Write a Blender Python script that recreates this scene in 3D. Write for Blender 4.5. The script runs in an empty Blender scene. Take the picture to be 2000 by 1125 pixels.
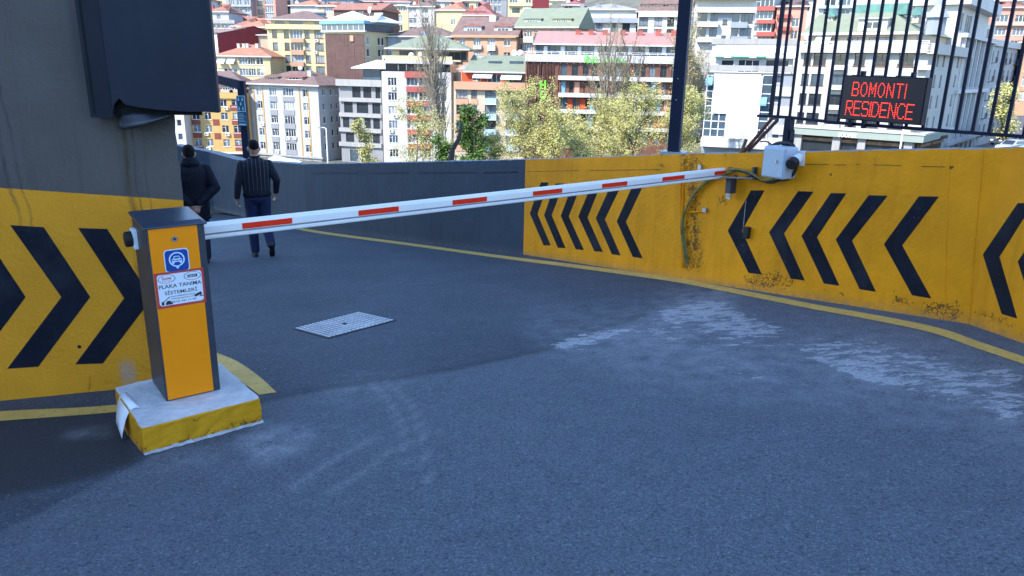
import bpy, bmesh, math, random
from mathutils import Vector, Matrix
random.seed(11)
sc = bpy.context.scene
rad = math.radians
# ------------------------------------------------------------------ camera, world, sun, exposure
FPX, PITCH, ROLL = 1460.0, rad(16.45), rad(1.1)
CAMZ = 1.5
cF = Vector((0, math.cos(PITCH), -math.sin(PITCH)))
_R0 = Vector((1, 0, 0)); _U0 = Vector((0, math.sin(PITCH), math.cos(PITCH)))
cR = _R0*math.cos(ROLL)+_U0*math.sin(ROLL)
cU = _U0*math.cos(ROLL)-_R0*math.sin(ROLL)
camd = bpy.data.cameras.new('camera'); cam = bpy.data.objects.new('camera', camd)
sc.collection.objects.link(cam)
camd.sensor_width = 36; camd.lens = FPX/2000*36; camd.clip_end = 4000; camd.clip_start = .05
cam.matrix_world = Matrix(((cR.x, cU.x, -cF.x, 0), (cR.y, cU.y, -cF.y, 0), (cR.z, cU.z, -cF.z, CAMZ), (0, 0, 0, 1)))
sc.camera = cam
SUN_EL = rad(44); SUN_AZ = Vector((-.73, -.683, 0)).normalized()
w = bpy.data.worlds.new('World'); sc.world = w; w.use_nodes = True
nt = w.node_tree; bg = nt.nodes['Background']
sky = nt.nodes.new('ShaderNodeTexSky'); sky.sky_type = 'NISHITA'; sky.sun_disc = False
sky.sun_elevation = SUN_EL; sky.sun_rotation = math.atan2(SUN_AZ.x, SUN_AZ.y)
sky.air_density = 1.0; sky.dust_density = 0.0; sky.ozone_density = 4.0
nt.links.new(sky.outputs[0], bg.inputs[0]); bg.inputs[1].default_value = 0.15
sd = bpy.data.lights.new('sun', 'SUN'); sd.energy = 2.3; sd.angle = rad(.5); sd.color = (1, .93, .84)
so = bpy.data.objects.new('sun', sd); sc.collection.objects.link(so)
sdir = SUN_AZ*math.cos(SUN_EL)+Vector((0, 0, math.sin(SUN_EL)))
so.rotation_euler = sdir.to_track_quat('Z', 'Y').to_euler(); so.location = (-30, -40, 80)
sc.view_settings.view_transform = 'Standard'; sc.view_settings.look = 'None'
sc.view_settings.exposure = 2.05; sc.view_settings.gamma = 1
# ------------------------------------------------------------------ survey helpers (photo pixel -> place in the world)
CAM = Vector((0, 0, CAMZ))
def ray(x, y): return cF+cR*((x-1000)/FPX)-cU*((y-562.5)/FPX)
def atY(x, y, Y):
    d = ray(x, y); return CAM+d*(Y/d.y)
def atz(x, y, z):
    d = ray(x, y); return CAM+d*((z-CAMZ)/d.z)
def onp(x, y, P, n):
    d = ray(x, y); return CAM+d*((P-CAM).dot(n)/d.dot(n))
def px(P):
    d = P-CAM; z = max(d.dot(cF), 1e-3); return 1000+FPX*d.dot(cR)/z, 562.5-FPX*d.dot(cU)/z
GA, GB, GC = .0188, .0762, -.0921            # the ramp is a plane falling away to the left and ahead
def gz(x, y): return GA+GB*x+GC*y
def G(x, y):
    d = ray(x, y); return CAM+d*((GA-CAMZ)/(d.z-GB*d.x-GC*d.y))
# ------------------------------------------------------------------ mesh helpers
def lk(o):
    sc.collection.objects.link(o); return o
def tag(o, label=None, cat=None, group=None, kind=None):
    if label: o['label'] = label
    if cat: o['category'] = cat
    if group: o['group'] = group
    if kind: o['kind'] = kind
    return o
def empty(name, loc, rz=0, **k):
    o = lk(bpy.data.objects.new(name, None)); o.location = loc; o.rotation_euler.z = rz
    o.empty_display_size = .2
    return tag(o, **k)
class MB:
    def __init__(s): s.v = []; s.f = []; s.m = []; s.mi = 0
    def add(s, vs, fs):
        n = len(s.v); s.v += [tuple(p) for p in vs]
        for f in fs: s.f.append(tuple(i+n for i in f)); s.m.append(s.mi)
    def quad(s, a, b, c, d): s.add([a, b, c, d], [(0, 1, 2, 3)])
    def box(s, x0, y0, z0, x1, y1, z1, X=None):
        vs = [Vector((x, y, z)) for z in (z0, z1) for y in (y0, y1) for x in (x0, x1)]
        if X: vs = [X(p) for p in vs]
        s.add(vs, [(0, 2, 3, 1), (4, 5, 7, 6), (0, 1, 5, 4), (2, 6, 7, 3), (0, 4, 6, 2), (1, 3, 7, 5)])
    def tube(s, pts, rs, n=8, cap=True):
        pts = [Vector(p) for p in pts]
        if not hasattr(rs, '__len__'): rs = [rs]*len(pts)
        base = len(s.v); up = None
        for i, p in enumerate(pts):
            t = (pts[min(i+1, len(pts)-1)]-pts[max(i-1, 0)])
            if t.length < 1e-9: t = Vector((0, 0, 1))
            t.normalize()
            if up is None: up = t.orthogonal().normalized()
            else:
                up = up-t*up.dot(t)
                up = up.normalized() if up.length > 1e-6 else t.orthogonal().normalized()
            b = t.cross(up)
            for k in range(n):
                a = 2*math.pi*k/n; s.v.append(tuple(p+(up*math.cos(a)+b*math.sin(a))*rs[i]))
        for i in range(len(pts)-1):
            for k in range(n):
                a = base+i*n+k; b2 = base+i*n+(k+1) % n
                s.f.append((a, b2, b2+n, a+n)); s.m.append(s.mi)
        if cap:
            s.f.append(tuple(base+k for k in range(n))[::-1]); s.m.append(s.mi)
            e = base+(len(pts)-1)*n; s.f.append(tuple(e+k for k in range(n))); s.m.append(s.mi)
    def rings(s, R, closed_caps=True):
        n = len(R[0]); b = len(s.v)
        for r in R: s.v += [tuple(p) for p in r]
        for i in range(len(R)-1):
            for k in range(n):
                a = b+i*n+k; c = b+i*n+(k+1) % n
                s.f.append((a, c, c+n, a+n)); s.m.append(s.mi)
        if closed_caps:
            s.f.append(tuple(b+k for k in range(n))[::-1]); s.m.append(s.mi)
            e = b+(len(R)-1)*n; s.f.append(tuple(e+k for k in range(n))); s.m.append(s.mi)
    def sheet(s, rows):
        n = len(rows[0]); s.add([p for r in rows for p in r], [(i*n+k, (i+1)*n+k, (i+1)*n+k+1, i*n+k+1) for i in range(len(rows)-1) for k in range(n-1)])
    def prism(s, front, off):
        n = len(front); front = [Vector(p) for p in front]; off = Vector(off)
        s.add(front+[p+off for p in front], [tuple(range(n)), tuple(range(n, 2*n))[::-1]]+[(i, i+n, (i+1) % n+n, (i+1) % n) for i in range(n)])
    def mesh(s, name, mats, smooth=False):
        me = bpy.data.meshes.new(name); me.from_pydata(s.v, [], s.f)
        for m in (mats if isinstance(mats, (list, tuple)) else [mats]): me.materials.append(m)
        me.polygons.foreach_set('material_index', s.m)
        if smooth: me.polygons.foreach_set('use_smooth', [True]*len(s.f))
        me.update(); return me
    def build(s, name, mats, parent=None, smooth=False, fix=True):
        me = s.mesh(name, mats, smooth)
        if fix:
            bm = bmesh.new(); bm.from_mesh(me); bmesh.ops.recalc_face_normals(bm, faces=bm.faces[:]); bm.to_mesh(me); bm.free()
        o = lk(bpy.data.objects.new(name, me))
        if parent: o.parent = parent
        return o
def bevel(o, wd=.01, seg=2):
    m = o.modifiers.new('bevel', 'BEVEL'); m.width = wd; m.segments = seg; m.limit_method = 'ANGLE'; m.angle_limit = rad(40)
    return o
def text_obj(name, body, size, mat, parent, extr=.001, bold=0.0):
    cu = bpy.data.curves.new('lettering', 'FONT'); cu.body = body; cu.size = size; cu.extrude = extr; cu.offset = bold
    cu.align_x = 'CENTER'; cu.align_y = 'CENTER'; cu.resolution_u = 3
    t = lk(bpy.data.objects.new('lettering', cu)); dg = bpy.context.evaluated_depsgraph_get()
    me = bpy.data.meshes.new_from_object(t.evaluated_get(dg)); bpy.data.objects.remove(t); bpy.data.curves.remove(cu)
    me.materials.clear(); me.materials.append(mat)
    o = lk(bpy.data.objects.new(name, me)); o.parent = parent
    return o
# ------------------------------------------------------------------ materials
MATS = {}
def mat(name, col, rough=.7, var=.12, scale=3.0, bump=0.0, bscale=40.0, metal=0.0, spec=.4, dirt=0.0, fine=0.0):
    if name in MATS: return MATS[name]
    m = bpy.data.materials.new(name); m.use_nodes = True; n = m.node_tree; L = n.links
    b = n.nodes['Principled BSDF']; b.inputs['Roughness'].default_value = rough; b.inputs['Metallic'].default_value = metal
    b.inputs['Specular IOR Level'].default_value = spec
    tc = n.nodes.new('ShaderNodeTexCoord')
    nz = n.nodes.new('ShaderNodeTexNoise'); nz.inputs['Scale'].default_value = scale; nz.inputs['Detail'].default_value = 6; nz.inputs['Roughness'].default_value = .65
    L.new(tc.outputs['Object'], nz.inputs['Vector'])
    cr = n.nodes.new('ShaderNodeValToRGB'); cr.color_ramp.elements[0].position = .3; cr.color_ramp.elements[1].position = .7
    lo = [c*(1-var) for c in col]; hi = [min(1, c*(1+var)) for c in col]
    cr.color_ramp.elements[0].color = (*lo, 1); cr.color_ramp.elements[1].color = (*hi, 1)
    L.new(nz.outputs['Fac'], cr.inputs[0]); out = cr.outputs[0]
    if dirt:   # vertical run-off streaks
        mp = n.nodes.new('ShaderNodeMapping'); mp.inputs['Scale'].default_value = (1.6, 1.6, .12)
        L.new(tc.outputs['Object'], mp.inputs['Vector'])
        n2 = n.nodes.new('ShaderNodeTexNoise'); n2.inputs['Scale'].default_value = scale*2.2; n2.inputs['Detail'].default_value = 5
        L.new(mp.outputs[0], n2.inputs['Vector'])
        r2 = n.nodes.new('ShaderNodeMapRange'); r2.inputs[1].default_value = .52; r2.inputs[2].default_value = .78; r2.inputs[4].default_value = dirt
        L.new(n2.outputs['Fac'], r2.inputs[0])
        mx = n.nodes.new('ShaderNodeMixRGB'); mx.inputs[2].default_value = (*[c*.35 for c in col], 1)
        L.new(r2.outputs[0], mx.inputs[0]); L.new(out, mx.inputs[1]); out = mx.outputs[0]
    L.new(out, b.inputs['Base Color'])
    if bump:
        n3 = n.nodes.new('ShaderNodeTexNoise'); n3.inputs['Scale'].default_value = bscale; n3.inputs['Detail'].default_value = 4
        L.new(tc.outputs['Object'], n3.inputs['Vector'])
        bp = n.nodes.new('ShaderNodeBump'); bp.inputs['Strength'].default_value = bump; bp.inputs['Distance'].default_value = .02
        L.new(n3.outputs['Fac'], bp.inputs['Height']); L.new(bp.outputs[0], b.inputs['Normal'])
    MATS[name] = m; return m
def emis(name, col, st):
    m = bpy.data.materials.new(name); m.use_nodes = True; b = m.node_tree.nodes['Principled BSDF']
    b.inputs['Base Color'].default_value = (*[c*.3 for c in col], 1); b.inputs['Emission Color'].default_value = (*col, 1); b.inputs['Emission Strength'].default_value = st
    return m
def tile(name, col, sc_=2.2, var=.25, rows=True):
    if name in MATS: return MATS[name]
    m = mat(name, col, .8, var, .9, 0); n = m.node_tree; L = n.links; b = n.nodes['Principled BSDF']
    tc = n.nodes['Texture Coordinate']; wv = n.nodes.new('ShaderNodeTexWave'); wv.bands_direction = 'X' ; wv.inputs['Scale'].default_value = sc_
    wv.inputs['Distortion'].default_value = .6
    L.new(tc.outputs['Object'], wv.inputs['Vector'])
    bp = n.nodes.new('ShaderNodeBump'); bp.inputs['Strength'].default_value = .5; bp.inputs['Distance'].default_value = .05
    L.new(wv.outputs['Fac'], bp.inputs['Height']); L.new(bp.outputs[0], b.inputs['Normal'])
    return m
def nodes_of(m): return m.node_tree, m.node_tree.links, m.node_tree.nodes['Principled BSDF']
def math_n(n, op, a=None, b=None, clamp=False):
    q = n.nodes.new('ShaderNodeMath'); q.operation = op; q.use_clamp = clamp
    for i, v in enumerate((a, b)):
        if v is None: continue
        if isinstance(v, (int, float)): q.inputs[i].default_value = v
        else: n.links.new(v, q.inputs[i])
    return q.outputs[0]
def attr_n(n, name):
    a = n.nodes.new('ShaderNodeAttribute'); a.attribute_name = name; return a.outputs['Fac']
def noise_n(n, scale, detail=5, sc3=None, rough=.6, rot=0):
    tc = n.nodes.new('ShaderNodeTexCoord'); q = n.nodes.new('ShaderNodeTexNoise'); q.inputs['Scale'].default_value = scale; q.inputs['Detail'].default_value = detail; q.inputs['Roughness'].default_value = rough
    if sc3:
        mp = n.nodes.new('ShaderNodeMapping'); mp.inputs['Scale'].default_value = sc3; mp.inputs['Rotation'].default_value = (0, 0, rot)
        n.links.new(tc.outputs['Object'], mp.inputs[0]); n.links.new(mp.outputs[0], q.inputs['Vector'])
    else: n.links.new(tc.outputs['Object'], q.inputs['Vector'])
    return q.outputs['Fac']
def ramp_n(n, src, lo, hi, a=0.0, b=1.0):
    q = n.nodes.new('ShaderNodeMapRange'); q.inputs[1].default_value = lo; q.inputs[2].default_value = hi; q.inputs[3].default_value = a; q.inputs[4].default_value = b
    n.links.new(src, q.inputs[0]); return q.outputs[0]
def mix_n(n, fac, a, b):
    q = n.nodes.new('ShaderNodeMixRGB')
    for i, v in ((0, fac), (1, a), (2, b)):
        if isinstance(v, (int, float)): q.inputs[i].default_value = v
        elif isinstance(v, tuple): q.inputs[i].default_value = (*v, 1)
        else: n.links.new(v, q.inputs[i])
    return q.outputs[0]
def set_attr(me, name, vals):
    a = me.attributes.new(name, 'FLOAT', 'POINT'); a.data.foreach_set('value', vals)
# soft masks laid on the real surfaces, surveyed from the photo
def seg_d(p, a, b):
    ax, ay = a; bx, by = b; vx, vy = bx-ax, by-ay; l = vx*vx+vy*vy
    t = 0 if l == 0 else max(0, min(1, ((p[0]-ax)*vx+(p[1]-ay)*vy)/l))
    return math.hypot(p[0]-ax-t*vx, p[1]-ay-t*vy)
def line_d(p, pts): return min(seg_d(p, pts[i], pts[i+1]) for i in range(len(pts)-1))
def inside(p, poly):
    c = False; n = len(poly)
    for i in range(n):
        x1, y1 = poly[i]; x2, y2 = poly[i-1]
        if (y1 > p[1]) != (y2 > p[1]) and p[0] < (x2-x1)*(p[1]-y1)/(y2-y1)+x1: c = not c
    return c
def soft(p, poly, fe):
    d = line_d(p, poly+[poly[0]]); s = d if inside(p, poly) else -d
    return max(0, min(1, .5+s/(2*fe)))

# ================================================================== LARGE STRUCTURE
# terrain: shoulder under the ramp, valley street, then the hillside of houses
def sstep(a, b, t):
    t = max(0, min(1, (t-a)/(b-a))); return t*t*(3-2*t)
def street(x):
    return (max(95, min(165, 165-.8*(x+20))) if x < 58 else 102.6+1.35*(min(x, 140)-58)), max(-18, min(-10.5, -18+.095*(x+20)))
def terrain_z(x, y):
    ys, zs = street(x)
    near = gz(max(-25, min(25, x)), min(y, 24))-.8
    z = near+(zs-near)*sstep(22, 62, y)
    d = y-ys-8
    if d > 0: z += .30*min(d, 70)+.27*max(0, d-70)
    return z
def rect_grid(xs, ys, fz, keep=None):
    v = [(x, y, fz(x, y)) for y in ys for x in xs]; n = len(xs); f = []
    for j in range(len(ys)-1):
        for i in range(n-1):
            if keep is None or keep((xs[i]+xs[i+1])/2, (ys[j]+ys[j+1])/2): f.append((j*n+i, j*n+i+1, j*n+n+i+1, j*n+n+i))
    return v, f
def frange(a, b, s):
    n = max(1, round((b-a)/s)); return [a+(b-a)*i/n for i in range(n)]
m_terrain = mat('dry_slope', (.10, .10, .08), .95, .45, .12, .6, 1.5)
v, f = rect_grid(frange(-420, 520, 10)+[520], frange(-120, 1400, 10)+[1400], terrain_z)
mb = MB(); mb.add(v, f); tag(mb.build('hillside_terrain', m_terrain, smooth=True), kind='structure')

# wall foot line (right side of the ramp), surveyed on the ramp plane
FOOT = [(2100, 740), (2000, 671), (1892, 633), (1580, 585), (1340, 537), (1022, 497), (800, 469), (600, 445)]
foot = [G(*p) for p in FOOT]
# straighten the run between the fold and the far end
foot[0] = foot[1]+(foot[1]-foot[2]).normalized()*2.6
A_, B_ = foot[2], foot[5]
for i in (3, 4):
    t = (foot[i]-A_).dot(B_-A_)/(B_-A_).length_squared; q = A_+(B_-A_)*t; foot[i] = Vector((q.x, q.y, gz(q.x, q.y)))
foot[7] = foot[7]; q = foot[5]+(foot[7]-foot[5])*.5; foot[6] = Vector((q.x, q.y, gz(q.x, q.y)))
far_a = atY(470, 418, 18.2); far_b = atY(418, 405, 19.6); far_c = atY(350, 392, 19.9)
def wall_keep(x, y):
    # drop road cells beyond the wall
    P = Vector((x, y)); pts = foot+[far_a, far_b, far_c]
    for i in range(len(pts)-1):
        a = pts[i].to_2d(); b = pts[i+1].to_2d(); d = b-a; t = (P-a).dot(d)/d.length_squared
        if 0 <= t <= 1:
            nrm = Vector((d.y, -d.x)).normalized(); s = (P-a).dot(nrm)
            if .2 < s < 3: return False
    return y < 20.5 and not (x > 4.2 and y > 3.5)
# road
xs = frange(-30, -4, .4)+frange(-4, 4.2, .04)+frange(4.2, 9, .4)+[9]
ys = frange(-8, 1.6, .4)+frange(1.6, 9, .04)+frange(9, 21, .2)+[21]
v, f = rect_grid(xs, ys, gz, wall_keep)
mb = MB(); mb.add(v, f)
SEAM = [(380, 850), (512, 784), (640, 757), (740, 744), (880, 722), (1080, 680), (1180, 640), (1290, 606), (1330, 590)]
PAINT = [([(1058, 676), (1130, 650), (1250, 630), (1290, 640), (1200, 662), (1110, 692)], 9, .95), ([(1270, 604), (1350, 580), (1420, 578), (1470, 610), (1540, 638), (1535, 665), (1440, 668), (1350, 640), (1290, 640)], 16, .92), ([(1180, 640), (1290, 600), (1540, 640), (1530, 700), (1300, 700)], 30, .66),
         ([(1500, 665), (1620, 645), (1730, 660), (1840, 690), (2010, 722), (2010, 850), (1900, 800), (1760, 770), (1600, 720)], 18, .80), ([(1570, 700), (1680, 690), (1850, 745), (2010, 770), (2010, 800), (1840, 770), (1680, 752)], 14, .95), ([(1290, 690), (1450, 680), (1600, 760), (1500, 775), (1330, 730)], 30, .60), ([(1400, 850), (1640, 868), (1590, 895), (1420, 885)], 20, .55),
         ([(1610, 655), (1700, 655), (1780, 690), (1650, 672)], 10, .85)]
SMUDGE = [([(470, 870), (510, 838), (600, 850), (560, 890), (500, 895)], 24, 1.0), ([(300, 895), (400, 880), (420, 905), (320, 915)], 25, .35), ([(690, 745), (780, 745), (700, 775), (640, 772)], 30, .35),
          ([(1230, 640), (1300, 590), (1400, 565), (1420, 590), (1340, 640)], 40, .75), ([(1060, 640), (1300, 620), (1560, 700), (1500, 760), (1250, 720)], 60, .55), ([(1480, 680), (1700, 650), (2010, 730), (2010, 870), (1800, 800), (1560, 760)], 60, .5), ([(120, 845), (215, 838), (210, 850), (130, 855)], 12, .5)]
TRACK = [[(725, 748), (765, 790), (790, 850), (793, 900)], [(755, 748), (805, 790), (828, 850), (836, 940)], [(560, 960), (640, 905), (720, 860)], [(640, 965), (720, 915), (770, 875)]]
pa = []; ol = []; we = []; sm = []; tr = []; se = []
for p in v:
    if not (-4.6 <= p[0] <= 4.6 and 1.5 <= p[1] <= 9.2):
        x, y = px(Vector(p)) if p[1] > .6 else (1000, 1500)
        pa.append(0); we.append(0); sm.append(0); tr.append(0); se.append(0); ol.append(1.0 if p[1] < 5 and x > 0 and p[1] < 3 else 0.0); continue
    q = px(Vector(p)); x, y = q
    pa.append(max((soft(q, P, fe)*k for P, fe, k in PAINT))); sm.append(max((soft(q, P, fe)*k for P, fe, k in SMUDGE)))
    tr.append(max(math.exp(-(line_d(q, T)/5)**2) for T in TRACK))
    # signed side of the seam
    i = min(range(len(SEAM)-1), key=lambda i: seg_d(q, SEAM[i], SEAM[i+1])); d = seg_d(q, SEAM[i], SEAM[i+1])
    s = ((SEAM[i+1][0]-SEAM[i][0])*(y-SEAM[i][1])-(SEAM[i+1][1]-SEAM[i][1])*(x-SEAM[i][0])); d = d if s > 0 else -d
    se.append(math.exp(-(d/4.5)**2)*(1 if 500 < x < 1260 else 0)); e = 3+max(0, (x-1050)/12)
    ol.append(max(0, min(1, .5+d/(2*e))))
    we.append(soft(q, [(-200, 815), (230, 800), (262, 880), (270, 905), (150, 940), (60, 960), (-200, 1010)], 7)*1.0)
m_road = bpy.data.materials.new('asphalt'); m_road.use_nodes = True; n, L, b = nodes_of(m_road)
grain = noise_n(n, 85, 3, rough=.8); fine = noise_n(n, 210, 2); gr2 = noise_n(n, 38, 4, rough=.8); big = noise_n(n, 1.1, 6); mid = noise_n(n, 7, 5)
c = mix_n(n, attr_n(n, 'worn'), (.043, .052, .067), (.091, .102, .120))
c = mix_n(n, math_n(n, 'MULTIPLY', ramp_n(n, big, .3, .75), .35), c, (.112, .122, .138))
g_ = math_n(n, 'MULTIPLY', math_n(n, 'MULTIPLY', ramp_n(n, grain, .36, .64, .66, 1.34), ramp_n(n, fine, .36, .64, .66, 1.34)), ramp_n(n, gr2, .36, .64, .9, 1.1))
g_ = math_n(n, 'MULTIPLY', g_, ramp_n(n, mid, .3, .7, .9, 1.1))
vm = n.nodes.new('ShaderNodeVectorMath'); vm.operation = 'SCALE'; L.new(c, vm.inputs[0]); L.new(g_, vm.inputs[3]); c = vm.outputs[0]
spk = ramp_n(n, noise_n(n, 58, 2, rough=.7), .62, .67); c = mix_n(n, math_n(n, 'MULTIPLY', spk, .55), c, (.24, .25, .27))
dk = ramp_n(n, noise_n(n, 48, 3), .60, .66); c = mix_n(n, math_n(n, 'MULTIPLY', dk, .6), c, (.02, .02, .02))
c = mix_n(n, math_n(n, 'MULTIPLY', attr_n(n, 'stain'), .74), c, (.022, .022, .024))
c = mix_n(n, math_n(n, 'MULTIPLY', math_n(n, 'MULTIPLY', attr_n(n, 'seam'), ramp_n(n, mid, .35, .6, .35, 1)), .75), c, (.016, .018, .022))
str_n = noise_n(n, 9.5, 10, (.7, 1.5, 1), .72, rad(-22)); str_f = noise_n(n, 34, 6, (.6, 1.5, 1), .75, rad(-22))
sm_f = math_n(n, 'MULTIPLY', attr_n(n, 'smudge'), ramp_n(n, math_n(n, 'ADD', math_n(n, 'MULTIPLY', mid, .6), math_n(n, 'MULTIPLY', grain, .4)), .36, .66))
c = mix_n(n, math_n(n, 'MULTIPLY', sm_f, .85), c, (.40, .41, .42))
tr_f = math_n(n, 'MULTIPLY', attr_n(n, 'track'), ramp_n(n, math_n(n, 'ADD', math_n(n, 'MULTIPLY', gr2, .4), math_n(n, 'MULTIPLY', grain, .6)), .40, .56, .25, 1))
c = mix_n(n, math_n(n, 'MULTIPLY', tr_f, .42), c, (.3, .3, .3))
comb = math_n(n, 'ADD', math_n(n, 'MULTIPLY', str_n, .72), math_n(n, 'MULTIPLY', str_f, .28))
thr = math_n(n, 'SUBTRACT', comb, math_n(n, 'SUBTRACT', .74, math_n(n, 'MULTIPLY', attr_n(n, 'paint'), .30)))
pf = math_n(n, 'MULTIPLY', ramp_n(n, thr, 0, .025), ramp_n(n, grain, .38, .55, .35, 1))
c = mix_n(n, math_n(n, 'MULTIPLY', pf, .70), c, (.47, .47, .47))
L.new(c, b.inputs['Base Color']); b.inputs['Roughness'].default_value = .82; b.inputs['Specular IOR Level'].default_value = .35
bp = n.nodes.new('ShaderNodeBump'); bp.inputs['Strength'].default_value = .75; bp.inputs['Distance'].default_value = .006
L.new(math_n(n, 'ADD', grain, math_n(n, 'MULTIPLY', fine, .5)), bp.inputs['Height']); L.new(bp.outputs[0], b.inputs['Normal'])
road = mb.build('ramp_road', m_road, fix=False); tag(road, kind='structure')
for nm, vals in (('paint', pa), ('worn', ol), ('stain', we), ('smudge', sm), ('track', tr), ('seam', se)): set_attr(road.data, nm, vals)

# painted yellow edge lines, 4 mm sheets on the ramp
def worn_paint(name, col, under, amt=.5):
    m = mat(name, col, .75, .12, 6, .3, 90); n, L, b = nodes_of(m)
    src = b.inputs['Base Color'].links[0].from_socket
    f_ = ramp_n(n, math_n(n, 'ADD', math_n(n, 'MULTIPLY', noise_n(n, 26, 6, rough=.75), .6), math_n(n, 'MULTIPLY', noise_n(n, 130, 3), .4)), .54, .62, 0, amt)
    L.new(mix_n(n, f_, src, under), b.inputs['Base Color']); return m
m_line = worn_paint('yellow_road_paint', (.60, .37, .08), (.08, .09, .11), .75)
def ground_strip(name, a_pts, b_pts, m, lift=.0035):
    def spl(P):
        if len(P) < 4: return P
        out = []
        for i in range(len(P)-1):
            p0, p1, p2, p3 = P[max(i-1, 0)], P[i], P[i+1], P[min(i+2, len(P)-1)]
            for j in range(5):
                t = j/5; out.append(tuple(.5*(2*p1[k]+(p2[k]-p0[k])*t+(2*p0[k]-5*p1[k]+4*p2[k]-p3[k])*t*t+(3*p1[k]-p0[k]-3*p2[k]+p3[k])*t**3) for k in (0, 1)))
        return out+[P[-1]]
    a_pts, b_pts = spl(a_pts), spl(b_pts)
    mb = MB()
    up = Vector((0, 0, lift)); A = [G(*p)+up for p in a_pts]; Bq = [G(*p)+up for p in b_pts]
    for i in range(len(A)-1): mb.quad(A[i], A[i+1], Bq[i+1], Bq[i])
    o = mb.build(name, m); tag(o, kind='structure'); return o
UP = [(470, 417), (600, 447.5), (800, 475), (1000, 502), (1100, 514), (1300, 540), (1400, 558), (1500, 577), (1600, 596.5), (1700, 614), (1803, 634), (1860, 649), (1904, 665), (2010, 701)]
LO = [(466, 420), (596, 451.5), (796, 479.5), (998, 507.5), (1098, 520.5), (1297, 548), (1396, 566), (1496, 586), (1596, 606), (1695, 624), (1797, 645), (1853, 661), (1896, 677), (2005, 714)]
ground_strip('yellow_edge_line', UP, LO, m_line)
ground_strip('yellow_edge_line', [(400, 401), (436, 407.5)], [(402, 404.5), (440, 411.5)], m_line)
ground_strip('yellow_edge_line', [(-260, 822), (0, 804), (150, 797), (245, 790)], [(-260, 843), (0, 823), (150, 812), (245, 804)], m_line)
ground_strip('yellow_edge_line', [(405, 684), (432, 693), (468, 709), (510, 739), (540, 767)], [(392, 700), (420, 712), (446, 728), (480, 752), (506, 772)], m_line)

# --- ramp walls
def wall_mat(name, col, chipcol=(.1, .045, .012), rough=.6, streak=.42, dull=(.3, .22, .08)):
    m = mat(name, col, rough, .17, 1.4, .28, 30, spec=.18); n, L, b = nodes_of(m)
    src = b.inputs['Base Color'].links[0].from_socket
    ps = ramp_n(n, noise_n(n, 13, 3, rough=.5), .735, .76)          # pits
    src = mix_n(n, math_n(n, 'MULTIPLY', ps, .85), src, (.05, .03, .012))
    st = ramp_n(n, noise_n(n, 4, 6, (2.2, 2.2, .25), .6), .5, .8, 0, streak)
    src = mix_n(n, st, src, tuple(c_*.5 for c_ in col))
    nn = math_n(n, 'ADD', math_n(n, 'MULTIPLY', noise_n(n, 21, 7, rough=.7), .6), math_n(n, 'MULTIPLY', noise_n(n, 70, 4), .4))
    ed = math_n(n, 'ABSOLUTE', math_n(n, 'SUBTRACT', nn, .5))
    vo = n.nodes.new('ShaderNodeTexVoronoi'); vo.feature = 'DISTANCE_TO_EDGE'; vo.inputs['Scale'].default_value = 34
    tcv = n.nodes.new('ShaderNodeTexCoord'); vmx = n.nodes.new('ShaderNodeMixRGB'); vmx.inputs[0].default_value = .06; nzv = n.nodes.new('ShaderNodeTexNoise'); nzv.inputs['Scale'].default_value = 14; L.new(tcv.outputs['Object'], nzv.inputs['Vector']); L.new(tcv.outputs['Object'], vmx.inputs[1]); L.new(nzv.outputs['Color'], vmx.inputs[2]); L.new(vmx.outputs[0], vo.inputs['Vector'])
    crk = ramp_n(n, vo.outputs['Distance'], .03, .12, 1, 0)
    cf = math_n(n, 'MULTIPLY', ramp_n(n, math_n(n, 'ADD', attr_n(n, 'chip'), math_n(n, 'MULTIPLY', math_n(n, 'SUBTRACT', nn, .5), 3.0)), .45, .7), math_n(n, 'MAXIMUM', crk, ramp_n(n, noise_n(n, 16, 5, rough=.6), .53, .56)))
    src = mix_n(n, math_n(n, 'MULTIPLY', cf, .9, True), src, chipcol)
    sk = math_n(n, 'MULTIPLY', attr_n(n, 'splash'), ramp_n(n, nn, .38, .6)); src = mix_n(n, math_n(n, 'MULTIPLY', sk, .6), src, (.17, .15, .13))
    L.new(src, b.inputs['Base Color'])
    bp = [q for q in n.nodes if q.type == 'BUMP'][0]
    old = bp.inputs['Height'].links[0].from_socket
    L.new(math_n(n, 'SUBTRACT', old, math_n(n, 'ADD', math_n(n, 'MULTIPLY', cf, 2.5), math_n(n, 'MULTIPLY', ps, 1.5))), bp.inputs['Height'])
    return m
m_yel = wall_mat('yellow_wall_paint', (.74, .272, .004))
m_gry = wall_mat('grey_wall_paint', (.040, .055, .078), (.02, .022, .026), .65)
m_conc = mat('raw_concrete', (.24, .24, .25), .9, .3, 6, .8, 45)
m_dark = mat('dark_arrow_paint', (.008, .010, .018), .6, .35, 5, .15, 60, spec=.12)
n, L, b = nodes_of(m_dark); src = b.inputs['Base Color'].links[0].from_socket
L.new(mix_n(n, ramp_n(n, noise_n(n, 24, 7, rough=.75), .645, .68, 0, .7), mix_n(n, ramp_n(n, noise_n(n, 3, 5), .5, .72, 0, .35), src, (.05, .05, .055)), (.30, .13, .012)), b.inputs['Base Color'])
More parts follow.
